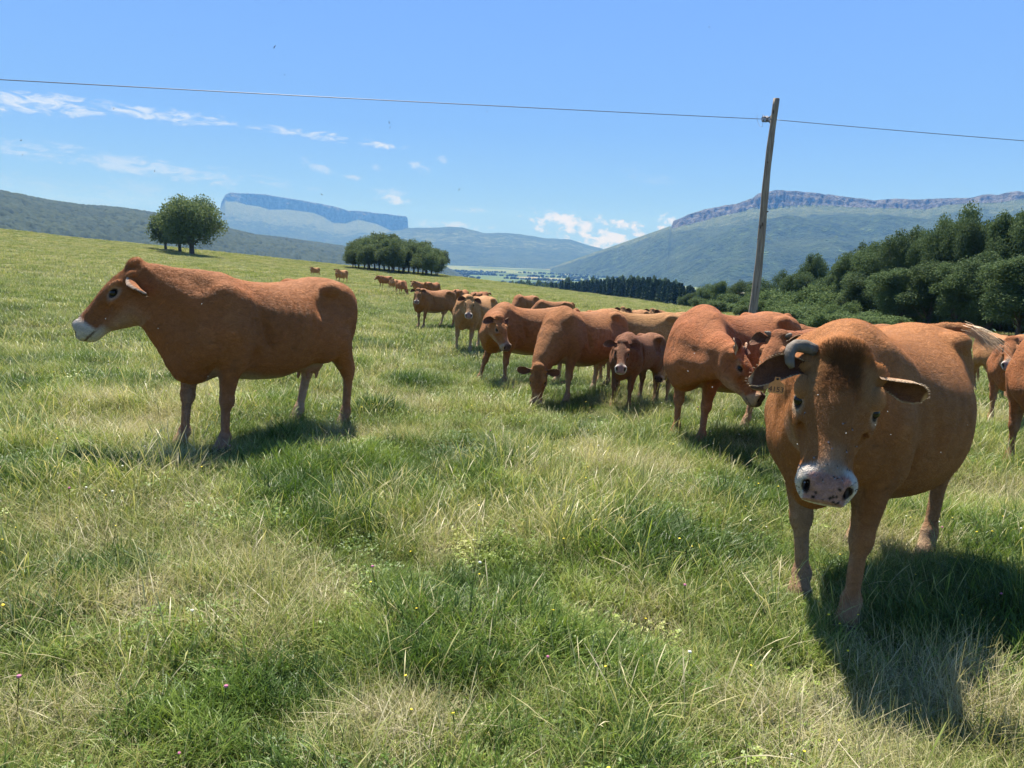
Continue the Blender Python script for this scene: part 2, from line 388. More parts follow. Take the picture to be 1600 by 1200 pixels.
mountain('cliff_topped_mountain', 860, 2150, 1.6,
    [(860, 418), (900, 414), (940, 404), (980, 388), (1010, 374), (1040, 361), (1050, 352), (1051, 345), (1075, 335), (1100, 327), (1130, 321), (1150, 318), (1175, 310), (1184, 303), (1200, 298), (1215, 297), (1250, 299), (1290, 303), (1330, 308),
     (1365, 313), (1400, 310), (1440, 311), (1480, 309), (1520, 309), (1540, 304), (1560, 304), (1580, 300), (1600, 299), (1750, 296), (2150, 320)],
    [(860, 418), (1049, 352.5), (1051, 358), (1070, 353), (1100, 346), (1120, 340), (1150, 334), (1180, 326), (1200, 328), (1230, 324), (1270, 322), (1310, 324), (1350, 325), (1400, 326), (1450, 328), (1480, 321), (1530, 318), (1560, 318), (1600, 312), (1750, 308), (2150, 330)],
    lambda p: 4300 + max(0, 1060 - p) * 3.0, lambda p: 2500 + max(0, 1150 - p) * 6.5, 1.25, gully=.24, seed=3, cliff_run=70,
    grass=lambda px, t: np.interp(t, [0, .5, .80, .93, 1], [.0, .10, .28, .60, .95]))
mountain('flat_topped_mesa', 330, 690, .8,
    [(330, 388), (343, 330), (346, 316), (352, 304), (360, 301), (385, 302), (420, 304), (445, 308), (480, 314), (520, 321), (545, 329), (565, 330), (600, 334), (634, 338), (637, 341), (638, 358), (660, 372), (690, 400)],
    [(330, 390), (343, 331), (352, 314), (370, 315), (385, 320), (405, 322), (420, 327), (450, 327), (490, 332), (505, 338), (520, 347), (540, 349), (560, 343), (590, 350), (612, 360), (637, 362), (660, 373), (690, 401)],
    lambda p: 9000, lambda p: 6300, 1.5, gully=.13, seed=9, back=1200, cliff_run=60, nsl=50, grass=lambda px, t: np.interp(t, [0, .55, .66, .80, 1], [.0, .05, .42, .72, .86]))
mountain('far_ridge', 560, 1120, 1.2,
    [(560, 372), (640, 356), (670, 356), (700, 354.5), (722, 355), (755, 364), (790, 364), (815, 366), (850, 372), (890, 374), (915, 382), (940, 388), (962, 397), (990, 404), (1040, 414), (1120, 425)], None,
    lambda p: 7600, lambda p: 5600, 1.15, gully=.12, seed=21, back=1500, nsl=46, grass=lambda px, t: np.interp(t, [0, .4, .6, .8, 1], [0, .05, .45, .5, .3]))
mountain('left_far_ridge', -700, 420, 3, [(-700, 300), (-200, 300), (0, 330), (200, 345), (345, 352), (420, 372)], None, lambda p: 6500, lambda p: 4800, 1.1, gully=.1, seed=31, nsl=30)

# the wooded hill on the left, its canopy as real relief
def wooded_hill():
    pxs = np.arange(-420, 760, 1.5); ridge = [(-420, 262), (-200, 280), (0, 304), (40, 311), (80, 319), (130, 326), (180, 330), (240, 338), (300, 350), (355, 361), (400, 372), (440, 376), (500, 383), (545, 389), (600, 399), (660, 409), (700, 421), (760, 452)]
    t = np.linspace(0, 1, 150); V = []
    ry = np.interp(pxs, [p[0] for p in ridge], [p[1] for p in ridge])
    AZ = []; RR = []; ZZ = []
    for px, a in zip(pxs, ry):
        az, tn = az_tan(px, a); Rc = np.interp(px, [-400, 300, 760], [2000, 2400, 3200]); Rf = Rc * .52; zt = HC + Rc * tn - 5
        r_ = np.concatenate([Rf + (Rc - Rf) * t, Rc + np.array([60, 250, 700, 1300])]); z_ = np.concatenate([-85 + (zt + 85) * np.sin(t * np.pi / 2) ** .95, zt + np.array([-6, -30, -90, -200])])
        AZ.append(np.full(len(r_), az)); RR.append(r_); ZZ.append(z_)
    A, Rr, Z_ = map(np.array, (AZ, RR, ZZ)); X = np.sin(A) * Rr; Y = np.cos(A) * Rr
    Z_ = Z_ + (fbm(X * .004, Y * .004, 4) - .5) * 52 * np.clip((Rr - Rr[:, :1]) / 300, 0, 1) * np.clip(1.05 - (Rr - Rr[:, :1]) / (Rr[:, 149:150] - Rr[:, :1]), .1, 1)
    Z_ = Z_ + cells(X / 15, Y / 15) * 11 + cells(X / 8, Y / 8, 4) * 4
    me = mesh_np('wooded_hill', np.stack([X, Y, Z_], -1).reshape(-1, 3), grid_faces(*X.shape), M_CANOPY); return tag(obj('wooded_hill', me), kind='structure')
wooded_hill()

# ------------------------------------------------------------------ trees
def leaf_cards(rs, C, S, up=.35):
    """one bent leaf spray (four-corner card) at every centre"""
    n = len(C); d = rs.normal(0, 1, (n, 3)); d[:, 2] = d[:, 2] * .6 + up * 0; d /= np.linalg.norm(d, axis=1, keepdims=True)
    q = rs.normal(0, 1, (n, 3)); q = np.cross(d, q); q /= np.linalg.norm(q, axis=1, keepdims=True); S = S[:, None]
    V = np.stack([C - d * S * .6, C + q * S * .42 + d * S * .05, C + d * S * .6 - np.array([0, 0, .12]) * S, C - q * S * .42 + d * S * .05], 1).reshape(-1, 3)
    F = np.arange(n * 4).reshape(-1, 4); return V, F
def crown_points(rs, lobes, n):
    w = np.array([l[3] ** 2 for l in lobes]); k = rs.choice(len(lobes), n, p=w / w.sum()); L = np.array(lobes)[k]
    d = rs.normal(0, 1, (n, 3)); d /= np.linalg.norm(d, axis=1, keepdims=True); d[:, 2] = np.where(d[:, 2] < -.75, -d[:, 2] * .6, d[:, 2])
    rad = L[:, 3] * (rs.random(n) ** .35) * rs.normal(1, .07, n); return L[:, :3] + d * rad[:, None] * np.array([1, 1, 1.0])
def make_tree(h, cr, base, seed, nleaf, leaf, lobes=26, trunk_r=.28, flat=1.0, gap=.0, spread=1.0):
    rs = np.random.default_rng(seed); lob = []; V = []; F = []; n0 = 0
    cz = base + (h - base) * .5; ch = (h - base) * .5
    def add(p, r_, n=7):
        nonlocal n0; v, f = tube(p, r_, n, cap=False); V.append(v); F.extend([tuple(a + n0 for a in q) for q in f]); n0 += len(v)
    lean = rs.normal(0, .03 * h, 2)
    tp = [(0, 0, -.6), (0, 0, 0), (lean[0] * .2, lean[1] * .2, base * .6), (lean[0] * .6, lean[1] * .6, base + ch * .5), (lean[0], lean[1], base + ch * 1.3)]; add(tp, [trunk_r * 1.35, trunk_r * 1.1, trunk_r, trunk_r * .7, trunk_r * .2], 9)
    for i in range(lobes):
        d = rs.normal(0, 1, 3); d /= np.linalg.norm(d); rr_ = rs.random() ** .45; c = np.array([d[0] * cr * .78 * rr_ * spread, d[1] * cr * .78 * rr_ * spread, cz + d[2] * ch * .76 * rr_ * flat])
        c[2] = max(c[2], base + .35 if base > 0 else .25); rad = cr * rs.uniform(.24, .46) * (1.15 - .35 * rr_); lob.append((*c, rad))
        if i % 2 == 0:
            s0 = np.array([lean[0] * .5, lean[1] * .5, base * .8 + ch * .5 * rs.random()]); m_ = (s0 + c) / 2 + np.array([0, 0, .08 * h * rs.random()]); add([s0, m_, c], [trunk_r * .42, trunk_r * .25, trunk_r * .07], 5)
    C = crown_points(rs, lob, nleaf); S = leaf * rs.uniform(.6, 1.35, nleaf); lv, lf = leaf_cards(rs, C, S)
    return (np.concatenate(V), F), (lv, lf)
def tree_meshes(name, mat, **kw):
    (tv, tf), (lv, lf) = make_tree(**kw); return mesh_py(name + '_trunk', tv, tf, M_BARK), mesh_np(name + '_crown', lv, lf, mat, smooth=False)
def place_tree(name, meshes, loc, sc_=1.0, rz=0.0, label=None, group=None, cat='tree', sz=1.0, part=('trunk', 'crown')):
    r_ = empty(name, loc, rz); r_.scale = (sc_, sc_, sc_ * sz)
    for nm, me in zip(part, meshes): obj(nm, me, r_)
    tag(r_, label, cat, group); return r_
def on_line(px, dist): 
    p = at_range(px, dist); return (p[0], p[1], gz(p[0], p[1]) - .05)
def top_height(px, py, dist):
    """height of something standing at that distance whose top shows at (px, py)"""
    x, y, z = on_line(px, dist); return HC + dist * az_tan(px, py)[1] - z

oak = tree_meshes('oak', M_OAK, h=10, cr=6.9, base=1.5, seed=11, nleaf=30000, leaf=.27, lobes=52, trunk_r=.42)
oak2 = tree_meshes('oak_b', M_OAK, h=8, cr=4.6, base=1.0, seed=12, nleaf=6000, leaf=.36, lobes=28, trunk_r=.28)
d0 = 142; hh = top_height(302, 307, d0); place_tree('oak_tree', oak, on_line(303, d0), hh / 9.9, .4, 'large round oak standing alone on the meadow crest at the left', cat='tree')
place_tree('oak_tree', oak2, on_line(285, d0 + 9), top_height(272, 316, d0 + 9) / 8.6, 1.4, 'smaller oak half hidden behind the left side of the large lone oak', cat='tree')
place_tree('oak_tree', oak2, on_line(263, d0 + 14), top_height(256, 328, d0 + 14) / 8.6, 2.6, 'low oak crown poking out at the left edge of the lone oak', cat='tree')
gro = [tree_meshes('grove%d' % i, M_OAK, h=9.5, cr=5.2, base=1.3, seed=40 + i, nleaf=13000, leaf=.27, lobes=26, trunk_r=.22) for i in range(3)]
gtop = [(540, 392), (553, 374), (575, 364), (597, 356), (615, 362), (628, 368), (650, 367), (668, 372), (683, 386), (690, 400)]
gl = [551, 560, 569, 577, 585, 592, 600, 607, 614, 622, 630, 637, 645, 652, 659, 666, 673, 680]
gl = gl + [555, 574, 592, 611, 628, 646, 664, 682]
for i, px in enumerate(gl):
    dd = 157 + (i * 5 % 13) - (9 if i > 17 else 0); ty = np.interp(px, [p[0] for p in gtop], [p[1] for p in gtop]) + random.uniform(0, 6) + (9 if i > 17 else 0); hh = top_height(px, ty, dd)
    lab = 'oak at the left end of the round grove on the meadow' if i == 0 else 'oak at the right end of the round grove on the meadow' if i == 17 else 'oak among the others in the round grove on the meadow crest'
    place_tree('grove_tree', gro[i % 3], on_line(px, dd), hh / 9.6 * random.uniform(.92, 1.02), random.uniform(0, 6), lab, 'oaks of the grove on the crest')

# wood edge at the right
wood = [tree_meshes('wood%d' % i, M_WOOD, h=11.3, cr=4.3, base=.5, seed=60 + i, nleaf=38000, leaf=.175, lobes=40, trunk_r=.22, flat=1.1) for i in range(4)]
WT = [(1075, 452, 150), (1100, 447, 140), (1127, 437, 135), (1157, 437, 130), (1190, 432, 125), (1221, 425, 118), (1262, 400, 105), (1245, 420, 100), (1294, 410, 98), (1311, 398, 96), (1340, 383, 92), (1410, 357, 86), (1438, 350, 88), (1482, 332, 82), (1535, 333, 84), (1582, 325, 80), (1326, 386, 88), (1352, 377, 84), (1375, 369, 86), (1392, 360, 80), (1427, 354, 79), (1448, 352, 84),
      (1467, 334, 76), (1500, 334, 74), (1520, 327, 77), (1548, 340, 78), (1565, 328, 72), (1596, 322, 70), (1630, 318, 72), (1670, 310, 70), (1720, 300, 68), (1780, 296, 68), (1860, 290, 66), (1340, 425, 74), (1400, 415, 68), (1450, 405, 66), (1495, 410, 63), (1540, 395, 62), (1590, 400, 58), (1650, 400, 56), (1350, 472, 84), (1385, 468, 82), (1420, 470, 80), (1455, 466, 78), (1490, 470, 76), (1525, 466, 75), (1560, 470, 73), (1600, 466, 70), (1640, 466, 68), (1318, 470, 90)]
for i, (px, py, dd) in enumerate(WT):
    hh = top_height(px, py, dd); wx = max(.62, hh / 11 * random.uniform(.85, 1.05)) if hh < 9 else hh / 11 * random.uniform(.50, .66)
    lab = 'broadleaf tree in the dark wood edge behind the herd at the right'
    if i == 5: lab = 'broadleaf tree just right of the leaning wooden pole'
    if px == 1520: lab = 'tallest dark broadleaf tree of the wood edge at the right'
    if px == 1596: lab = 'dark broadleaf tree at the right edge of the picture'
    r_ = place_tree('broadleaf_tree', wood[i % 4], on_line(px, dd), 1, random.uniform(0, 6), lab, 'trees of the wood edge'); r_.scale = (wx, wx, hh / 10.9 * random.uniform(.95, 1.05))
bush = [tree_meshes('bush%d' % i, M_BUSH, h=3.4, cr=2.5, base=-.5, seed=80 + i, nleaf=15000, leaf=.13, lobes=26, trunk_r=.07) for i in range(3)]
BT = [(1100, 462, 118), (1130, 456, 116), (1180, 452, 104), (1165, 478, 95), (1195, 466, 84), (1225, 462, 80), (1255, 470, 72), (1280, 452, 78), (1310, 462, 68), (1300, 490, 60), (1240, 492, 66), (1335, 478, 62), (1365, 488, 60), (1270, 440, 88), (1215, 445, 96), (1140, 470, 110), (1115, 476, 105)]
for i, (px, py, dd) in enumerate(BT):
    hh = top_height(px, py, dd); r_ = place_tree('bush', bush[i % 3], on_line(px, dd), 1, random.uniform(0, 6), 'light green bush in front of the wood behind the herd' if px < 1340 else 'light green bush at the foot of the dark wood at the right', 'bushes along the wood edge', 'bush', part=('stem', 'foliage'))
    wx = max(.9, min(1.5, hh / 3.4 * 1.1)) * random.uniform(.75, 1.35); r_.scale = (wx, wx * random.uniform(.8, 1.2), max(.5, hh / 3.35))

# plantation of conifers and mixed wood beyond the crest
def conifer(seed, h=16):
    rs = np.random.default_rng(seed); n = 900; t = rs.random(n) ** .8; zz = h * (.08 + .92 * t); rad = (1 - t) ** .8 * 2.3 * (.75 + .35 * np.sin(zz * 3.3)) + .1; a = rs.random(n) * 6.283; q = rs.random(n) ** .4
    C = np.stack([np.cos(a) * rad * q, np.sin(a) * rad * q, zz - .25 * rad * q], -1); V, F = leaf_cards(rs, C, rs.uniform(.5, .95, n)); return V, F
cm = [mesh_np('conifer%d' % i, *conifer(i + 5), M_CONI, smooth=False) for i in range(3)]
tv, tf = tube([(0, 0, -1), (0, 0, 4), (0, 0, 13)], [.2, .16, .05], 6); ctr = mesh_py('conifer_trunk', tv, tf, M_BARK)
crest = [(800, 439), (840, 437), (881, 436), (944, 433), (981, 430), (1037, 433), (1087, 447), (1120, 455)]
rs = np.random.default_rng(5)
for row in range(5):
    for px in np.arange(905 - row * 12, 1130, 5.2):
        px = px + rs.uniform(-2, 2); dd = np.interp(px, [880, 1000, 1120], [420, 330, 230]) + row * 14 + rs.uniform(-4, 4); ty = np.interp(px, [p[0] for p in crest], [p[1] for p in crest]) + 3 + (4 - row) * 1.4 + rs.uniform(-2, 4)
        hh = top_height(px, ty, dd)
        if hh < 4: continue
        r_ = empty('conifer_tree', on_line(px, dd), rs.uniform(0, 6)); wx = rs.uniform(.8, 1.1); r_.scale = (wx, wx, hh / 16); obj('crown', cm[int(rs.integers(3))], r_)
        if row == 0: obj('trunk', ctr, r_)
        tag(r_, 'dark conifer in the plantation beyond the meadow crest', 'tree', 'conifers of the plantation')
mw = [tree_meshes('mixed%d' % i, M_WOOD, h=11, cr=5, base=1.0, seed=90 + i, nleaf=2200, leaf=.8, lobes=18, trunk_r=.3)[1] for i in range(2)]
for row in range(4):
    for px in np.arange(792 + row * 3, 1060, 9):
        px = px + rs.uniform(-3, 3); dd = np.interp(px, [790, 900, 1060], [560, 520, 430]) + row * 25; ty = np.interp(px, [p[0] for p in crest], [p[1] for p in crest]) + (3 - row) * 3.0 + rs.uniform(-1.5, 3) - 1
        hh = top_height(px, ty, dd)
        if hh < 4: continue
        r_ = obj('mixed_wood_tree', mw[int(rs.integers(2))]); r_.location = on_line(px, dd); r_.rotation_euler = (0, 0, rs.uniform(0, 6)); r_.scale = (1.0, 1.0, hh / 11)
        tag(r_, 'broadleaf tree in the far wood beyond the meadow crest', 'tree', 'trees of the far wood')
# hedges and copses of the valley floor: too many and small to count
bv, bf = ico(1, 1); VV = []; FF = []; n0 = 0
def blob(x, y, s_):
    global n0
    v = bv * (1 + rs.uniform(-.25, .25, (len(bv), 1))) * np.array([s_, s_, s_ * .75]) + np.array([x, y, gz(x, y) + s_ * .45]); VV.append(v); FF.append(bf + n0); n0 += len(v)
for k in range(34):
    px = rs.uniform(640, 1000); dd = rs.uniform(1700, 4200) ; c = at_range(px, dd); a = rs.uniform(-.5, .5) + (0 if rs.random() < .7 else 1.2); L = rs.uniform(80, 420)
    for q in np.arange(-L / 2, L / 2, 13): blob(c[0] + math.cos(a) * q + rs.normal(0, 3), c[1] + math.sin(a) * q + rs.normal(0, 6), rs.uniform(5, 10))
for k in range(300):
    px = rs.uniform(600, 800); dd = rs.uniform(900, 1900); c = at_range(px, dd); blob(c[0], c[1], rs.uniform(4, 9))
tag(obj('valley_trees', mesh_np('valley_trees', np.concatenate(VV), np.concatenate(FF), M_CANOPY)), 'hedgerows and copses between the far valley fields', 'trees', kind='stuff')
# ------------------------------------------------------------------ cattle: one blended surface per animal
def nrm(v): v = np.asarray(v, float); return v / (np.linalg.norm(v) + 1e-12)
class Field:
    """signed distance field on a grid whose steps are finer round the head"""
    def __init__(s, xs, ys, zs):
        s.x, s.y, s.z = [np.asarray(a, np.float32) for a in (xs, ys, zs)]
        s.D = np.full((len(xs), len(ys), len(zs)), 0.4, np.float32)
    def sub(s, lo, hi):
        sl = []
        for ax, a in enumerate((s.x, s.y, s.z)):
            i0 = max(0, np.searchsorted(a, lo[ax]) - 1); i1 = min(len(a), np.searchsorted(a, hi[ax]) + 1)
            if i1 <= i0: return None, None
            sl.append(slice(i0, i1))
        X = s.x[sl[0]][:, None, None]; Y = s.y[sl[1]][None, :, None]; Z = s.z[sl[2]][None, None, :]
        return tuple(sl), (X, Y, Z)
    def apply(s, sl, d, k, mode='add'):
        a = s.D[sl]
        if mode == 'add':
            h = np.clip(0.5 + 0.5 * (a - d) / k, 0, 1)           # weight of d
            s.D[sl] = a + (d - a) * h - k * h * (1 - h)
        elif mode == 'cut':
            h = np.clip(0.5 - 0.5 * (a + d) / k, 0, 1)
            s.D[sl] = a + (-d - a) * h + k * h * (1 - h)
        elif mode == 'and':
            s.D[sl] = np.maximum(a, d)
    def cone(s, a, b, ra, rb, k=0.06, mode='add'):
        a = np.asarray(a, np.float32); b = np.asarray(b, np.float32); m = max(ra, rb) + k + 0.03
        sl, g = s.sub(np.minimum(a, b) - m, np.maximum(a, b) + m)
        if sl is None: return
        X, Y, Z = g; ba = b - a; L = float(ba @ ba) + 1e-9
        t = np.clip(((X - a[0]) * ba[0] + (Y - a[1]) * ba[1] + (Z - a[2]) * ba[2]) / L, 0, 1)
        d = np.sqrt((X - a[0] - t * ba[0]) ** 2 + (Y - a[1] - t * ba[1]) ** 2 + (Z - a[2] - t * ba[2]) ** 2) - (ra + (rb - ra) * t)
        s.apply(sl, d, k, mode)
    def chain(s, pts, rs, k=0.06):
        for i in range(len(pts) - 1): s.cone(pts[i], pts[i + 1], rs[i], rs[i + 1], k)
    def ell(s, c, r, k=0.06, mode='add', M=None):
        """M: 3x3 rows = local axes"""
        c = np.asarray(c, np.float32); r = np.asarray(r, np.float32); m = float(r.max()) + k + 0.03
        sl, g = s.sub(c - m, c + m)
        if sl is None: return
        X, Y, Z = g; X = X - c[0]; Y = Y - c[1]; Z = Z - c[2]
        if M is not None:
            M = np.asarray(M, np.float32); X, Y, Z = [M[i, 0] * X + M[i, 1] * Y + M[i, 2] * Z for i in range(3)]
        k0 = np.sqrt((X / r[0]) ** 2 + (Y / r[1]) ** 2 + (Z / r[2]) ** 2); k1 = np.sqrt((X / r[0] ** 2) ** 2 + (Y / r[1] ** 2) ** 2 + (Z / r[2] ** 2) ** 2) + 1e-6
        s.apply(sl, k0 * (k0 - 1) / k1, k, mode)
    def loft(s, O, M, st, k=0.05, p=2.3, egg=0.0):
        """st rows: x, ztop, zbot, halfwidth along local axis M[0]; M[1] lateral; M[2] up"""
        st = np.asarray(st, float); xs = np.linspace(st[0, 0], st[-1, 0], 120); tab = [np.interp(xs, st[:, 0], st[:, i]) for i in (1, 2, 3)]
        ker = np.exp(-np.linspace(-2, 2, 13) ** 2); ker /= ker.sum()
        tab = [np.convolve(np.pad(t, 6, mode='edge'), ker, 'valid') for t in tab]
        O = np.asarray(O, float); M = np.asarray(M, float)
        cs = []
        for x in (st[0, 0], st[-1, 0]):
            for y in (-st[:, 3].max(), st[:, 3].max()):
                for z in (st[:, 2].min(), st[:, 1].max()): cs.append(O + M.T @ np.array([x, y, z]))
        cs = np.array(cs); sl, g = s.sub(cs.min(0) - k - 0.05, cs.max(0) + k + 0.05)
        if sl is None: return
        X, Y, Z = g; X = X - O[0]; Y = Y - O[1]; Z = Z - O[2]; M = M.astype(np.float32)
        lx = M[0, 0] * X + M[0, 1] * Y + M[0, 2] * Z; ly = M[1, 0] * X + M[1, 1] * Y + M[1, 2] * Z; lz = M[2, 0] * X + M[2, 1] * Y + M[2, 2] * Z
        cx = np.clip(lx, st[0, 0], st[-1, 0])
        zt = np.interp(cx, xs, tab[0]).astype(np.float32); zb = np.interp(cx, xs, tab[1]).astype(np.float32); hw = np.interp(cx, xs, tab[2]).astype(np.float32)
        h = (zt - zb) / 2; z0 = (zt + zb) / 2; v = (lz - z0) / h; u = np.abs(ly) / (hw * (1 - egg * np.clip(v, 0, 1.2) ** 2 * 0.5))
        f = (u ** p + np.abs(v) ** p) ** (1 / p)
        d = (f - 1) * np.minimum(h, hw); ex = np.abs(lx - cx)
        d = np.where(ex > 0, np.sqrt(np.maximum(d, 0) ** 2 + ex ** 2) + np.minimum(d, 0) * (ex < 1e-4), d)
        s.apply(sl, d.astype(np.float32), k)
    def mesh(s):
        """surface nets"""
        D = s.D; sg = D < 0
        c = [sg[i:sg.shape[0] - 1 + i, j:sg.shape[1] - 1 + j, k:sg.shape[2] - 1 + k] for i in (0, 1) for j in (0, 1) for k in (0, 1)]
        any_ = c[0].copy(); all_ = c[0].copy()
        for q in c[1:]: any_ |= q; all_ &= q
        act = any_ & ~all_; idx = np.full(act.shape, -1, np.int32); I, J, K = np.nonzero(act); idx[I, J, K] = np.arange(len(I))
        P = np.zeros((len(I), 3), np.float64); W = np.zeros(len(I)); ax = (s.x, s.y, s.z); B = (I, J, K)
        for d in range(3):
            o1, o2 = [e for e in range(3) if e != d]
            for a in (0, 1):
                for b in (0, 1):
                    off = [0, 0, 0]; off[o1] = a; off[o2] = b
                    i0 = [B[e] + off[e] for e in range(3)]; i1 = [x.copy() for x in i0]; i1[d] = i1[d] + 1
                    d0 = D[i0[0], i0[1], i0[2]]; d1 = D[i1[0], i1[1], i1[2]]; m = (d0 < 0) != (d1 < 0)
                    t = np.where(m, d0 / np.where(m, d0 - d1, 1), 0)
                    for e in range(3):
                        base = ax[e][i0[e]].astype(float)
                        if e == d: base = base + t * (ax[e][i1[e]] - ax[e][i0[e]])
                        P[:, e] += np.where(m, base, 0)
                    W += m
        P /= W[:, None]; F = []
        for d in range(3):
            o1, o2 = (d + 1) % 3, (d + 2) % 3
            n = list(sg.shape); lo = [slice(0, n[e]) for e in range(3)]; hi = [slice(0, n[e]) for e in range(3)]
            lo[d] = slice(0, n[d] - 1); hi[d] = slice(1, n[d])
            x = sg[tuple(lo)]; y = sg[tuple(hi)]; E = np.array(np.nonzero(x != y)); 
            ok = (E[o1] > 0) & (E[o1] < n[o1] - 1) & (E[o2] > 0) & (E[o2] < n[o2] - 1); E = E[:, ok]; flip = x[E[0], E[1], E[2]]
            def at(a, b):
                q = [E[0].copy(), E[1].copy(), E[2].copy()]; q[o1] -= a; q[o2] -= b; return idx[q[0], q[1], q[2]]
            Q = np.stack([at(1, 1), at(0, 1), at(0, 0), at(1, 0)], 1)
            Q[~flip] = Q[~flip][:, ::-1]; F.append(Q)
        return P, np.concatenate(F)

HEAD_ST = [  # along the face: x from poll to muzzle, top, bottom (jaw), half width
    (-.04, -.03, -.15, .070), (.00, .008, -.185, .088), (.07, .018, -.268, .102), (.15, .024, -.292, .110), (.21, .022, -.288, .110), (.27, .013, -.268, .095),
    (.34, .000, -.224, .080), (.41, -.006, -.182, .074), (.455, -.010, -.168, .083), (.488, -.024, -.160, .087), (.518, -.046, -.150, .082), (.546, -.080, -.125, .060)]
TRUNK = [(-.95, 1.22, 1.02, .10), (-.88, 1.32, .88, .18), (-.72, 1.385, .74, .25), (-.50, 1.395, .66, .285), (-.25, 1.350, .57, .335), (0, 1.330, .53, .355), (.25, 1.335, .54, .335),
         (.45, 1.365, .57, .285), (.60, 1.385, .60, .235), (.76, 1.34, .66, .20), (.90, 1.20, .76, .13)]

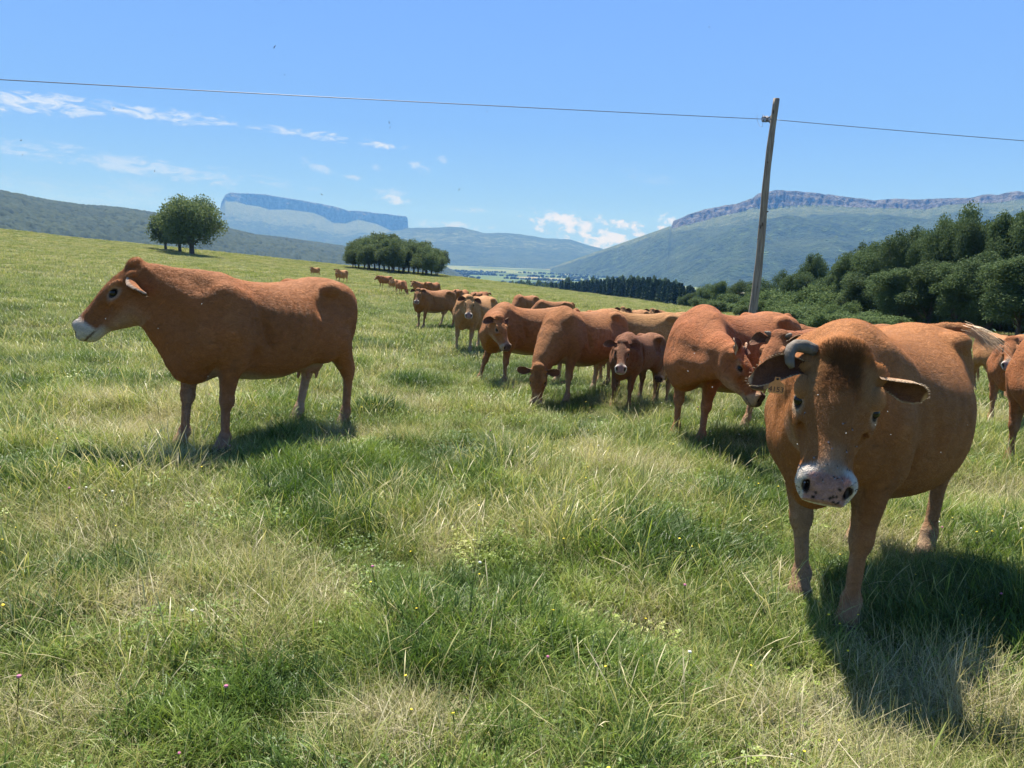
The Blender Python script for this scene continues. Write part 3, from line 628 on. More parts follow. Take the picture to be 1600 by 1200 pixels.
def make_cow(name, res=0.02, hres=None, s=1.0, head=None, legs=None, fat=1.0, kind='cow', ears=None, tail='down', base=(.36, .135, .052), pale=(.62, .45, .30), horn=(0, 0),
             muzzle='white', seed=0, parent=None, face_dark=0.25, detail=True, neckw=1.0, bend=0.0, tail_tuft=(.45, .30, .17), udder=True, legpale=0.5, headscale=1.0, hooflift=None, hair=0, headw=1.0, headw2=None, eyering=1.0, nosec=None):
    """cow-local frame: +X forward, +Y its left, Z up, origin on the ground between the feet. head=(poll xyz, yaw, pitch down, roll) in degrees"""
    rs = np.random.default_rng(100 + seed)
    hp = dict(poll=(1.30, 0, 1.48), yaw=0, pitch=42, roll=0); hp.update(head or {})
    O = np.array(hp['poll'], float); yw, pt, rl = R(hp['yaw']), R(hp['pitch']), R(hp['roll'])
    F_ = np.array([math.cos(yw) * math.cos(pt), math.sin(yw) * math.cos(pt), -math.sin(pt)])
    L_ = np.array([-math.sin(yw), math.cos(yw), 0.0]); U_ = np.cross(F_, L_)
    L2 = L_ * math.cos(rl) + U_ * math.sin(rl); U2 = -L_ * math.sin(rl) + U_ * math.cos(rl)
    hs = headscale; M = np.array([F_, L2, U2]); headw2 = headw2 or headw; hwf = lambda x: headw + (headw2 - headw) * smooth01((np.asarray(x, float) - .22) / .22)
    H = lambda x, y, z: O + M.T @ (np.array([x, y * float(hwf(x)), z], float) * hs)
    calf = kind == 'calf'
    legs = legs or {}; lg = {k: legs.get(k, (0, 0)) for k in ('fl', 'fr', 'hl', 'hr')}
    # grid
    hres = hres or res; pts = np.array([H(x, y, z) for x in (-.1, .62) for y in (-.14, .14) for z in (-.28, .06)]); hlo, hhi = pts.min(0), pts.max(0)
    wmax = .355 * fat + .06
    lo = np.minimum(np.array([-1.13, -wmax, 0.0]), hlo - .03); hi = np.maximum(np.array([1.02, wmax, 1.47]), hhi + .03)
    if abs(bend) > 0: lo[1] -= .3; hi[1] += .3
    lo[2] = -0.02
    def axis(a, b, h0, h1):
        out = [a]; x = a
        while x < b:
            q = res if (x < h0 - .02 or x > h1) else hres; x += q; out.append(x)
        return np.array(out) + 1e-4
    f = Field(*[axis(lo[i], hi[i], hlo[i], hhi[i]) for i in range(3)])
    leanw = 0.8 if calf else 1.0
    tr = [(x, zt, (zb + (.09 if calf else 0) * (abs(x) < .6)) - (fat - 1) * .18 * max(0, 1 - abs(x + .0) / .7), w * (1 + (fat - 1) * max(0, 1 - abs(x + .05) / .8)) * leanw) for x, zt, zb, w in TRUNK]
    f.loft((0, 0, 0), np.eye(3), tr, k=.03, p=2.25, egg=.34)
    for sy, a, b in ((1, 'fl', 'hl'), (-1, 'fr', 'hr')):
        fdx, fdy = lg[a]; hdx, hdy = lg[b]
        def fs(p, dx, dy):
            t = max(0, 1 - p[2] / 1.02); return (p[0] + dx * t, sy * p[1] * leanw + dy * t, p[2])
        A = lambda x, y, z: fs((x, y, z), fdx, fdy); Bh = lambda x, y, z: fs((x, y, z), hdx, hdy)
        # fore limb
        f.ell((.50, sy * .235 * leanw, .86), (.12, .065, .14), .05, M=[[.9, 0, .43], [0, 1, 0], [-.43, 0, .9]])
        if detail and res < .03: f.cone((.50, sy * .195 * leanw, 1.20), (.66, sy * .225 * leanw, .98), .030, .035, .08)
        f.ell((.60, sy * .178 * leanw, 1.04), (.17, .085, .29), .12, M=[[.94, 0, -.34], [0, 1, 0], [.34, 0, .94]])
        f.ell((.78, sy * .155 * leanw, .88), (.13, .10, .17), .10)
        f.cone(A(.64, .19, .95), A(.56, .20, .76), .135, .105, .10)
        f.cone(A(.60, .195, .82), A(.635, .185, .45), .104, .050, .05)
        f.ell(A(.63, .185, .425), (.060, .054, .072), .02)
        f.cone(A(.640, .183, .42), A(.635, .18, .17), .037, .032, .02)
        f.ell(A(.632, .18, .145), (.049, .045, .048), .02)
        f.cone(A(.64, .18, .13), A(.685, .18, .06), .042, .050, .02)
        f.cone(A(.66, .18, .05), A(.70, .18, .022), .056, .058, .015)
        # hind limb
        f.ell((-.66, sy * .165 * leanw, 1.00), (.27, .125, .34), .10, M=[[.97, 0, .22], [0, 1, 0], [-.22, 0, .97]])
        f.ell((-.44, sy * .235 * leanw, .84), (.15, .10, .19), .10)
        f.cone(Bh(-.58, .20, .86), Bh(-.76, .185, .53), .135, .062, .06)
        f.cone(Bh(-.70, .19, .78), Bh(-.83, .185, .56), .075, .034, .04)
        f.ell(Bh(-.775, .185, .50), (.062, .046, .085), .03)
        f.cone(Bh(-.775, .185, .48), Bh(-.73, .18, .17), .042, .035, .02)
        f.ell(Bh(-.725, .18, .145), (.054, .048, .056), .03)
        f.cone(Bh(-.715, .18, .13), Bh(-.67, .18, .06), .043, .051, .02)
        f.cone(Bh(-.695, .18, .05), Bh(-.655, .18, .022), .057, .059, .015)
        # hook bone, pin bone, hollow in front of the hip
        f.ell((-.46, sy * .242 * leanw, 1.298), (.085, .052, .040), .07)
        f.cone((-.46, sy * .235 * leanw, 1.30), (-.88, sy * .10, 1.20), .045, .05, .08)
        if detail:
            f.ell((-.33, sy * (.345 * fat) * leanw, 1.16), (.105, .085 if res < .019 else .055, .10), .09, 'cut', M=[[.9, 0, .43], [0, 1, 0], [-.43, 0, .9]])
            f.ell((-.62, sy * .335 * leanw, 1.17), (.13, .06, .08), .07, 'cut')
            f.ell((-.87, sy * .19 * leanw, .95), (.06, .05, .20), .05, 'cut')
            f.ell((.37, sy * (.325 + .30 * (fat - 1)) * leanw, 1.0), (.040, .065, .27), .035, 'cut', M=[[.97, 0, -.26], [0, 1, 0], [.26, 0, .97]])
            f.ell((.47, sy * .30 * leanw, .72), (.05, .045, .10), .06, 'cut')
    f.ell((.80, 0, .74), (.20, .11, .19), .10)                       # brisket
    if udder:
        f.ell((-.50, 0, .63), (.15, .115, .11), .06)
        for q in (-.43, -.55):
            for sy in (1, -1): f.cone((q, sy * .05, .56), (q + .01, sy * .055, .485), .019, .013, .02)
    if tail == 'down':
        tp = [(-.90, 0, 1.33), (-1.0, 0, 1.27), (-1.05, 0, 1.10), (-1.05, .01, .80), (-1.035, .02, .52)]; tr_ = [.055, .040, .030, .022, .018]
    elif tail == 'flick_left':
        tp = [(-.90, 0, 1.33), (-.98, .06, 1.35), (-.985, .13, 1.365), (-.96, .20, 1.375)]; tr_ = [.055, .040, .028, .02]
    else: tp = None
    if tp:
        tp = [np.array(p) for p in tp]; f.chain(tp[:], tr_, .04)
    # neck: crest, middle and throat lines
    def bez(p0, p1, p2, n=5):
        t = np.linspace(0, 1, n)[:, None]; return (1 - t) ** 2 * np.array(p0) + 2 * t * (1 - t) * np.array(p1) + t * t * np.array(p2)
    dirn = nrm(H(-.1, 0, -.1) - np.array([.72, 0, 1.1])); dist = np.linalg.norm(H(0, 0, -.1) - np.array([.72, 0, 1.1]))
    back = -F_ * .0 - U2 * 0
    ctrl = lambda p0, p2, b: (np.array(p0) + np.array(p2)) / 2 + np.array([b, 0, 0]) 
    e = H(-.01, 0, -.075); f.chain(bez((.60, 0, 1.26), ctrl((.60, 0, 1.26), e, .06), e), [.12 * neckw, .100 * neckw, .080, .068, .058], .09)
    e = H(.02, 0, -.12); f.chain(bez((.70, 0, 1.05), ctrl((.70, 0, 1.05), e, .10), e), [.19 * neckw, .165 * neckw, .140, .108, .085], .10)
    e = H(.10, 0, -.195); f.chain(bez((.84, 0, .84), ctrl((.84, 0, .84), e, .10), e), [.14 * neckw, .125 * neckw, .105, .09, .075], .09)
    # dewlap
    e = H(.10, 0, -.24); q = bez((.90, 0, .66), ctrl((.90, 0, .66), e, .10), e, 7); f.chain(q, [.055, .05, .04, .035, .03, .03, .03], .06)
    # head
    f.loft(O, M, [(a * hs, b * hs, c * hs, d * hs * float(hwf(a))) for a, b, c, d in HEAD_ST], k=.05, p=2.25, egg=.10)
    E = lambda c, r, k, mode='add': f.ell(H(*c), np.array(r) * hs, k * hs, mode, M)
    E((-.012, 0, .002), (.045, .080, .030), .04)                                          # poll
    for sy in (1, -1):
        E((.155, sy * .098, -.022), (.045, .024, .022), .02)                             # brow
        E((.24, sy * .082, -.085), (.09, .028, .020), .03)                               # cheek bone
        E((.16, sy * .075, -.17), (.085, .034, .085), .03)                               # jaw muscle
        E((.045, sy * .098, -.045), (.035, .030, .026), .03)                                 # ear base
        E((.482, sy * .056, -.058), (.040, .036, .046), .02)                             # nostril wing
        E((.44, sy * .055, -.115), (.06, .026, .032), .02)                               # lip
        if hres < .012:
            E((.196, sy * .116, -.052), (.031, .022, .017), .006, 'cut')                 # eye opening
            E((.190, sy * .112, -.052), (.026, .012, .004), .004, 'cut')
        if hres < .03:
            E((.506, sy * .060, -.052), (.024, .011, .032), .008, 'cut')                 # nostril
        E((.33, sy * .085, -.09), (.07, .022, .035), .03, 'cut')                         # hollow of the face
    E((.455, 0, -.152), (.068, .052, .030), .035)                                         # chin
    if hres < .0065: E((.50, 0, -.137), (.055, .10, .003), .004, 'cut')                                   # mouth line
    # feet stand on the ground
    sl, g = f.sub(np.array([-2, -1, -1]), np.array([3, 1, .2]))
    f.apply(sl, (0.0 - g[2]) + 0 * g[0] + 0 * g[1] - 0.001, 1, 'and')
    P, Q = f.mesh()
    # keep the largest piece only is not needed; colour follows the anatomy
    base = np.array(base); pale = np.array(pale); base = base * np.array([1.06, 1.18, 1.04]); C = np.tile(base, (len(P), 1))
    hl = ((P - O) @ M.T) / hs; hl[:, 1] /= hwf(hl[:, 0]); hx, hy, hz = hl.T; x, y, z = P.T
    inhead = (hx > -.12) & (hx < .62) & (np.abs(hy) < .16) & (hz > -.30) & (hz < .08)
    def mixc(w, col):
        nonlocal C; w = np.clip(w, 0, 1)[:, None]; C = C * (1 - w) + np.array(col) * w
    ss = lambda v, a, b: smooth01((v - a) / (b - a))
    body = ~inhead
    low = ss(z, .62, .30) * (np.abs(x) > .3) * (x < .98)
    mixc(low * legpale * body, pale * .82)
    inner = ss(np.abs(y), .21, .13) * ss(z, .95, .60); mixc(inner * .6 * body * (z < .72) * (x < .75), pale * .8)
    mixc(ss(z, .68, .56) * (x > -.7) * (x < .5) * ss(np.abs(y), .26, .1) * body, pale)
    mixc(ss(np.abs(x + .5), .16, .08) * ss(z, .64, .56) * ss(np.abs(y), .16, .1) * body, np.array((.50, .27, .20)))
    mixc(ss(z, .09, .06) * body, (.10, .075, .055))                                        # hooves
    mixc(ss(z, .20, .12) * ss(z, .05, .09) * body * .5, pale * .7)
    mixc(ss(x, .30, -.2) * ss(z, 1.2, 1.34) * .18 * body, (.52, .24, .10))                 # lighter along the loin
    if len(P) and tp: pass
    h = inhead
    mixc(h * ss(hx, -.05, .12) * ss(hx, .34, .15) * face_dark * ss(np.abs(hy), .10, .02), base * .45)     # darker forehead
    mixc(h * ss(hx, .10, .3) * ss(hz, -.12, -.2) * .5, pale)
    mixc(h * ss(np.abs(hy), .035, .07) * ss(hx, .03, .08) * ss(hx, .24, .16) * ss(hz, -.09, -.03) * (.85 if hres < .0065 else .5), base * np.array([1.45, 1.75, 2.1]))
    if hres < .0065:
        mixc(h * ss(np.abs(hy), .052, .030) * ss(hx, -.03, .02) * ss(hx, .20, .12) * .85, base * .30)
    for sy in (1, -1):
        d = np.sqrt(((hx - .196) / .060) ** 2 + ((hy - sy * .112) / .05) ** 2 + ((hz + .055) / .036) ** 2)
        mixc(h * ss(d, 1.15, .6) * (.85 if hres < .01 else .5) * eyering, pale * (1.15 if hres < .01 else .9))
        d2 = np.sqrt(((hx - .196) / .035) ** 2 + ((hy - sy * .112) / .035) ** 2 + ((hz + .052) / .021) ** 2); mixc(h * ss(d2, 1.2, .9), (.05, .035, .03))
    if muzzle:
        wc = {'white': (.74, .68, .60), 'cream': (.50, .34, .22)}[muzzle]
        mixc(h * ss(hx - .9 * np.maximum(0, .07 - np.abs(hy)) * (hz > -.06) * -.35 - .15 * (hz + .06), .425, .455), wc)
        mixc(h * ss(hx, .36, .42) * ss(hz, -.125, -.15) * .8, wc)
        mixc(h * ss(hx, .33, .42) * ss(hz, -.03, .0) * ss(np.abs(hy), .06, .02) * .45, pale)
        mixc(h * ss(hx, .40, .44) * ss(hz, -.03, -.012) * ss(np.abs(hy), .055, .03) * .75, (.30, .20, .14))
    nose = ss(hx - .9 * np.maximum(0, np.abs(hy) - .05), .462, .474) * ss(hz, -.112, -.102) * ss(np.abs(hy), .067, .058)
    mixc(h * nose, nosec or (.40, .245, .225) if muzzle == 'white' else (.13, .085, .08))
    if hres < .0065:
        for q in range(9):
            sx_, sy_ = rs.uniform(-.042, .042), rs.uniform(-.095, -.035); mixc(h * nose * ss(np.hypot(hy - sx_, hz - sy_), .006, .0035), (.04, .03, .03))
    for sy in (1, -1):
        d = np.sqrt(((hx - .508) / .027) ** 2 + ((hy - sy * (.060 + .22 * (hz + .055))) / .014) ** 2 + ((hz + .055) / .038) ** 2); mixc(h * ss(d, 1.2, .75), (.03, .018, .016))
    mixc(h * ss(hx, .42, .46) * ss(np.abs(hz + .137), .009, .004) * .8, (.10, .05, .04))
    # ears joined to the same mesh
    VV, QQ, CC = [P], [Q], [C]; n0 = len(P)
    ear_def = dict(len=.205, wid=.062, dl=(-.28, 1.0, -.10), dr=(-.28, -1.0, -.10), open_=(.45, 0, .85), droop=.05); ear_def.update(ears or {})
    ear_info = []; rimw = ear_def.get('rimw', 1.0)
    for sy, key in ((1, 'dl'), (-1, 'dr')):
        if calf: pass
        d = nrm(M.T @ np.array(ear_def[key], float)); root = H(ear_def.get('rx', .045), sy * .088, -.040)
        op = ear_def['open_']; op = ear_def.get('open_l' if sy > 0 else 'open_r', op)
        o = M.T @ np.array(op, float); o = nrm(o - d * (o @ d)); wv = np.cross(d, o)
        nu, nv = (22, 11) if hres < .02 else (9, 6); L = ear_def['len'] * hs; Wd = ear_def['wid'] * hs; ring = []; cc = []
        tt = np.linspace(0, 1, nu)
        for ti in tt:
            wd = Wd * (np.interp(ti, [0, .1, .25, .5, .75, .92, 1], [.50, .46, .66, 1.0, .93, .58, .10])); cur = np.interp(ti, [0, .25, .6, 1], [.95, .8, .45, .15])
            cen = root + d * L * ti - np.array([0, 0, ear_def['droop']]) * ti ** 2 * hs + o * .02 * hs * math.sin(ti * 3.1)
            th = np.linspace(-1, 1, nv)
            inn = [cen + wv * wd * math.sin(a * 1.35) / math.sin(1.35) + o * wd * cur * (1 - math.cos(a * 1.35)) * 1.25 for a in th]
            out_ = [p - o * (.009 * hs * (1 - abs(a) ** 3) + .0025) for p, a in zip(inn, th)][::-1]
            ring.append(inn + out_)
            ci = [tuple(np.array(pale) * .55 * rimw + base * .45) if abs(a) > .90 or ti > .95 else tuple(np.array((.20, .085, .048)) * (1 - .4 * (1 - ti))) for a in th]
            co = [tuple(base * 1.0) if abs(a) < .8 and ti < .93 else tuple(pale) for a in th][::-1]; cc.append(ci + co)
        m2 = 2 * nv; V = np.array(ring).reshape(-1, 3); cq = np.array(cc).reshape(-1, 3); Fq = []
        for i in range(nu - 1):
            for j in range(m2):
                k2 = (j + 1) % m2; a_, b_, c_, d_ = i * m2 + j, i * m2 + k2, (i + 1) * m2 + k2, (i + 1) * m2 + j
                Fq.append((a_, b_, c_, d_) if sy > 0 else (d_, c_, b_, a_))
        VV.append(V); QQ.append(np.array(Fq) + n0); CC.append(cq); n0 += len(V); ear_info.append((root, d, o, wv, L, Wd, V.reshape(nu, m2, 3)))
    P = np.concatenate(VV); Q = np.concatenate(QQ); C = np.concatenate(CC)
    if bend: 
        def bendf(p): p = np.array(p, float); t = np.clip(p[..., 0] + .1, 0, 2); p[..., 1] = p[..., 1] + bend * t ** 2; return p
    else: bendf = lambda p: np.array(p, float)
    P = bendf(P)
    if detail:      # skin folds of the neck
        nk = smooth01((P[:, 0] - .62) / .15) * smooth01((1.12 - P[:, 0]) / .15) * (P[:, 2] > .6) * np.clip(np.abs(P[:, 1] - np.median(P[:, 1])) * 8, 0, 1) * (np.abs(P[:, 1]) < .4)
        P[:, 1] += nk * (P[:, 2] < 1.25) * .0022 * np.sign(P[:, 1]) * np.sin(2 * np.pi * (P[:, 0] + .30 * P[:, 2] + .02 * np.sin(P[:, 2] * 9)) / .085)
    if detail and res < .03:      # ribs and folds of skin
        rg = smooth01((P[:, 0] + .28) / .12) * smooth01((.34 - P[:, 0]) / .12) * smooth01((P[:, 2] - .68) / .15) * smooth01((1.24 - P[:, 2]) / .12)
        P[:, 1] += rg * (.0038 if fat < 1.2 else .0022) * np.sign(P[:, 1]) * np.sin(2 * np.pi * (P[:, 0] + .28 * P[:, 2]) / .092)
    # slight individual unevenness of the hide
    if True:
        ph = rs.uniform(0, 6, 6); N_ = np.sin(P[:, 0] * 9 + ph[0]) * np.sin(P[:, 2] * 8 + ph[1]) * np.sin(P[:, 1] * 9 + ph[2])
        P = P + (0.004 * N_ * (np.abs(P[:, 1]) > .08))[:, None] * np.array([0, 1, 0]) * np.sign(P[:, 1:2])
        C = C * .74 * (1 + .10 * np.sin(P[:, 0:1] * 5 + ph[3]) * np.sin(P[:, 2:3] * 6 + ph[4]))
    me = mesh_np(name + '_body', P * s, Q, M_COAT, cols=np.clip(C, 0, 1))
    root = empty(name); body = obj('body', me, root); root['_s'] = s
    # eyes
    ev, ef = ico((.0235 if hres < .0095 else .021) * hs * s, 2)
    for sy in (1, -1):
        eme = mesh_np('eyeball', ev, ef, M_EYE); o = obj('eye', eme, root, tuple(bendf(H(.193, sy * (.0935 if hres < .0095 else .092), -.052)) * s))
    if hres < .03 or detail:
        for sy, kk in ((1, horn[0]), (-1, horn[1])):
            if not kk: continue
            if kk == 'stub':      # thick broken horn
                p = [H(.0, sy * .075, -.02), H(-.004, sy * .105, -.006), H(.004, sy * .128, .004), H(.024, sy * .140, .012), H(.052, sy * .143, .014), H(.080, sy * .138, .012), H(.100, sy * .130, .008)]; rr = [.024, .025, .024, .022, .019, .015, .009]
            else:
                p = [H(.01, sy * .07, -.01), H(.0, sy * .105, .01), H(.01, sy * .125, .03)]; rr = [.026, .02, .008]
            V, Fh = tube([bendf(q) * s for q in p], np.array(rr) * s * hs, 12)
            V = V + rs.normal(0, .0008, V.shape)
            obj('horn', mesh_py('horn', V, Fh, M_HORN), root)
    # tail tuft
    if tp and detail:
        T0 = tp[-1]; dd = nrm(tp[-1] - tp[-2]) if tail == 'down' else np.array([.34, .93, -.02]); V, Fh = strands(rs, (170 if tail == 'down' else 420) if res < .015 else 90, lambda r_: T0 + r_.normal(0, .012, 3) - dd * .10 * r_.random(),
            lambda r_: nrm(dd + r_.normal(0, .07, 3)), lambda r_: r_.uniform(.16, .30) * (1 if tail == 'down' else .85), .003 if res < .015 else .006, sag=.04 if tail == 'down' else .10)
        obj('tail_tuft', mesh_np('tail_tuft', bendf(V) * s, Fh, M_TUFT if tail == 'down' else M_TUFT_PALE), root)
    info = dict(root=root, H=lambda *a: bendf(H(*a)) * s, M=M, ears=ear_info, O=O, s=s, hs=hs, P=P * s, Q=Q, C=C, hl=hl, rs=rs)
    return root, info

def strands(rs, n, pos, dirf, lenf, wid, sag=0.0, seg=3, curl=0.0):
    V = []; F = []
    for i in range(n):
        p = pos(rs); d = dirf(rs); L = lenf(rs); side = nrm(np.cross(d, rs.normal(0, 1, 3))); w = wid * rs.uniform(.6, 1.3); b = len(V); cv = nrm(rs.normal(0, 1, 3)) * curl
        for j in range(seg + 1):
            t = j / seg; c = p + d * L * t + cv * L * t * t + np.array([0, 0, -sag]) * t * t; ww = w * (1 - .75 * t)
            V += [c - side * ww / 2, c + side * ww / 2]
            if j: q = b + 2 * j; F.append((q - 2, q - 1, q + 1, q))
    return np.array(V), np.array(F)

# ---- coat
def coat_material():
    m, t, out = material('cow_coat'); b = t.node('ShaderNodeBsdfPrincipled')
    at = t.node('ShaderNodeAttribute'); at.attribute_name = 'coat'
    tc = t.node('ShaderNodeTexCoord').outputs['Object']
    fur = t.noise(t.mapping(tc, scale=(.35, 1.2, 1.2), rot=(0, R(28), 0)), 150, 4, .7, .5); mid = t.noise(t.mapping(tc, scale=(.5, 1, 1), rot=(0, R(35), 0)), 24, 5, .65, .8); big = t.noise(tc, 3.2, 4, .6)
    c = at.outputs['Color']
    c = t.mix(t.ramp(fur, [(.30, .72), (.70, 1.22)]), (0, 0, 0), c) if False else c
    mul = t.math('MULTIPLY', t.math('ADD', t.math('MULTIPLY', fur, 1.1), .45), t.math('ADD', t.math('MULTIPLY', mid, 1.3), .35))
    mul = t.math('MULTIPLY', mul, t.math('ADD', t.math('MULTIPLY', big, .5), .75))
    vm = t.node('ShaderNodeVectorMath', operation='SCALE'); t.link(c, vm.inputs[0]); t.link(mul, vm.inputs['Scale'])
    dirt = t.math('MULTIPLY', t.smooth(t.noise(tc, 5.5, 6, .7, .4), .56, .70), .38)
    redder = t.mix(t.math('MULTIPLY', t.smooth(t.noise(tc, 2.1, 3), .45, .65), .35), vm.outputs[0], t.mix(1.0, vm.outputs[0], (1.0, .78, .62), 'MULTIPLY'))
    t.link(t.mix(dirt, redder, (.11, .070, .040)), b.inputs['Base Color'])
    b.inputs['Roughness'].default_value = .68; b.inputs['Specular IOR Level'].default_value = .12
    b.inputs['Sheen Weight'].default_value = .05; b.inputs['Sheen Roughness'].default_value = .45; b.inputs['Sheen Tint'].default_value = (1, .78, .58, 1)
    hsum = t.math('ADD', t.math('MULTIPLY', fur, .35), t.math('MULTIPLY', mid, 1.0))
    bp = t.node('ShaderNodeBump'); bp.inputs['Strength'].default_value = 1.0; bp.inputs['Distance'].default_value = .022
    t.link(hsum, bp.inputs['Height']); t.link(bp.outputs[0], b.inputs['Normal'])
    t.link(b.outputs[0], out.inputs[0]); return m
def hair_material(name, c1, c2):
    m, t, out = material(name); b = t.node('ShaderNodeBsdfPrincipled'); tc = t.node('ShaderNodeTexCoord').outputs['Object']
    f = t.noise(tc, 90, 2); t.link(t.mix(f, c1, c2), b.inputs['Base Color']); b.inputs['Roughness'].default_value = .5
    t.link(b.outputs[0], out.inputs[0]); return m
M_COAT = coat_material()
M_EYE = simple_mat('cow_eye', (.010, .007, .005), rough=.22, spec=.35)
M_HORN = simple_mat('cow_horn', (.15, .125, .10), rough=.7, spec=.2, noise=.75, scale=22, bump=.4)
M_TUFT = hair_material('tail_hair', (.16, .07, .035), (.42, .24, .12))
M_TUFT_PALE = hair_material('pale_tail_hair', (.40, .26, .14), (.75, .58, .38))
M_FORE = hair_material('forehead_hair', (.20, .075, .03), (.55, .27, .12))
# ------------------------------------------------------------------ grass: blades in tufts, tufts spread over the meadow
def grass_mat():
    m, t, out = material('grass_blades'); g = t.node('ShaderNodeNewGeometry'); pos = g.outputs['Position']; oi = t.node('ShaderNodeObjectInfo')
    ti = t.node('ShaderNodeAttribute'); ti.attribute_name = 'tint'; al = t.node('ShaderNodeAttribute'); al.attribute_name = 'along'
    n1 = t.noise(pos, .45, 4, .6); n2 = t.noise(pos, 1.7, 3, .6); n3 = t.noise(pos, .06, 3)
    dry = t.math('ADD', t.math('MULTIPLY', t.math('SUBTRACT', n1, .5), 1.5), t.math('MULTIPLY', t.math('SUBTRACT', n2, .5), 1.0))
    dry = t.math('ADD', dry, t.math('MULTIPLY', t.math('SUBTRACT', oi.outputs['Random'], .5), .25))
    v = t.math('ADD', ti.outputs['Fac'], dry, clamp=True)
    c = t.ramp(v, [(.0, (.045, .110, .012)), (.26, (.140, .240, .028)), (.48, (.31, .40, .065)), (.66, (.52, .52, .20)), (.84, (.62, .55, .29)), (1.0, (.78, .69, .45))])
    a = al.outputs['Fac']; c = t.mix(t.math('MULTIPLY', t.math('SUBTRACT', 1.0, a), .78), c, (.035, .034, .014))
    c = t.mix(t.smooth(n3, .35, .7), c, t.mix(.40, c, (.27, .30, .16)))
    b = t.node('ShaderNodeBsdfPrincipled'); b.inputs['Roughness'].default_value = .45; b.inputs['Specular IOR Level'].default_value = .28; t.link(c, b.inputs['Base Color'])
    tr = t.node('ShaderNodeBsdfTranslucent'); c2 = t.mix(1.0, c, (1.0, 1.0, .62), 'MULTIPLY'); t.link(c2, tr.inputs['Color'])
    mx = t.node('ShaderNodeMixShader'); mx.inputs[0].default_value = .34; t.link(b.outputs[0], mx.inputs[1]); t.link(tr.outputs[0], mx.inputs[2]); t.link(mx.outputs[0], out.inputs[0]); return m
M_GRASS = grass_mat()
M_FLOWER_Y = simple_mat('yellow_petal', (.80, .62, .03), rough=.6); M_FLOWER_W = simple_mat('white_petal', (.78, .76, .62), rough=.7); M_FLOWER_P = simple_mat('pink_petal', (.50, .16, .28), rough=.7)
def blades(rs, n, rad, h0, h1, w, lean, curve, tint, seg=4, z0=0.0, zr=0.0, seedhead=0.0, gust=None):
    a = rs.random(n) * 6.283; q = np.sqrt(rs.random(n)) * rad; root = np.stack([np.cos(a) * q, np.sin(a) * q, z0 + zr * rs.random(n)], -1)
    L = rs.uniform(h0, h1, n) * (1 - .25 * q / rad); az = rs.random(n) * 6.283; 
    if gust is not None: az = gust + rs.normal(0, .9, n)
    ln = np.abs(rs.normal(lean, lean * .5, n)); cv = curve * rs.uniform(.3, 1.5, n); wd = w * rs.uniform(.6, 1.3, n); hd = np.stack([np.cos(az), np.sin(az), 0 * az], -1); side = np.stack([-np.sin(az + rs.normal(0, .7, n)), np.cos(az), 0 * az], -1)
    V = []; AL = []; p = root.copy(); ang = ln.copy()
    for j in range(seg + 1):
        t_ = j / seg; ww = wd * (1 - .85 * t_ ** 1.5)
        if seedhead: ww = wd * (1.0 + seedhead * math.exp(-((t_ - .88) / .10) ** 2)) * (1 if t_ < .97 else .3)
        V += [p - side * ww[:, None] / 2, p + side * ww[:, None] / 2]; AL += [np.full(n, t_)] * 2
        st = (L / seg)[:, None]; p = p + (hd * np.sin(ang)[:, None] + np.array([0, 0, 1]) * np.cos(ang)[:, None]) * st; ang = ang + cv / seg
        p[:, 2] = np.maximum(p[:, 2], .004)
    k = 2 * (seg + 1); V = np.stack(V, 1).reshape(-1, 3); AL = np.stack(AL, 1).ravel(); T = np.repeat(np.clip(rs.normal(tint[0], tint[1], n), 0, 1), k)
    F = np.concatenate([np.stack([np.arange(n) * k + 2 * j, np.arange(n) * k + 2 * j + 1, np.arange(n) * k + 2 * j + 3, np.arange(n) * k + 2 * j + 2], -1) for j in range(seg)]); return V, F, T, AL
def merge(parts):
    V = []; F = []; T = []; A = []; n = 0
    for v, f, t_, a in parts: V.append(v); F.append(f + n); T.append(t_); A.append(a); n += len(v)
    return np.concatenate(V), np.concatenate(F), np.concatenate(T), np.concatenate(A)
def leaflets(rs, n, rad, h, sz, tint):
    a = rs.random(n) * 6.283; q = np.sqrt(rs.random(n)) * rad; c = np.stack([np.cos(a) * q, np.sin(a) * q, h * rs.uniform(.4, 1, n)], -1); V = []; F = []; T = []; b = 0
    for i in range(n):
        for k in range(3):
            th = k * 2.09 + a[i]; d = np.array([math.cos(th), math.sin(th), rs.uniform(-.1, .5)]); s_ = np.array([-math.sin(th), math.cos(th), rs.uniform(-.3, .3)]); z = sz * rs.uniform(.7, 1.2)
            V += [c[i], c[i] + d * z * .6 - s_ * z * .4, c[i] + d * z, c[i] + d * z * .6 + s_ * z * .4]; F.append((b, b + 1, b + 2, b + 3)); T += [tint + rs.normal(0, .05)] * 4; b += 4
    return np.array(V), np.array(F), np.array(T), np.ones(len(V))
gr = np.random.default_rng(77)
pcol = bpy.data.collections.new('grass_sources')
def proto(i, parts, mats=M_GRASS):
    V, F, T, A = merge(parts); me = mesh_np('tuft%d' % i, V, F, mats, smooth=False, vattr={'tint': T, 'along': A}); o = bpy.data.objects.new('tuft_%02d' % i, me); pcol.objects.link(o); return o
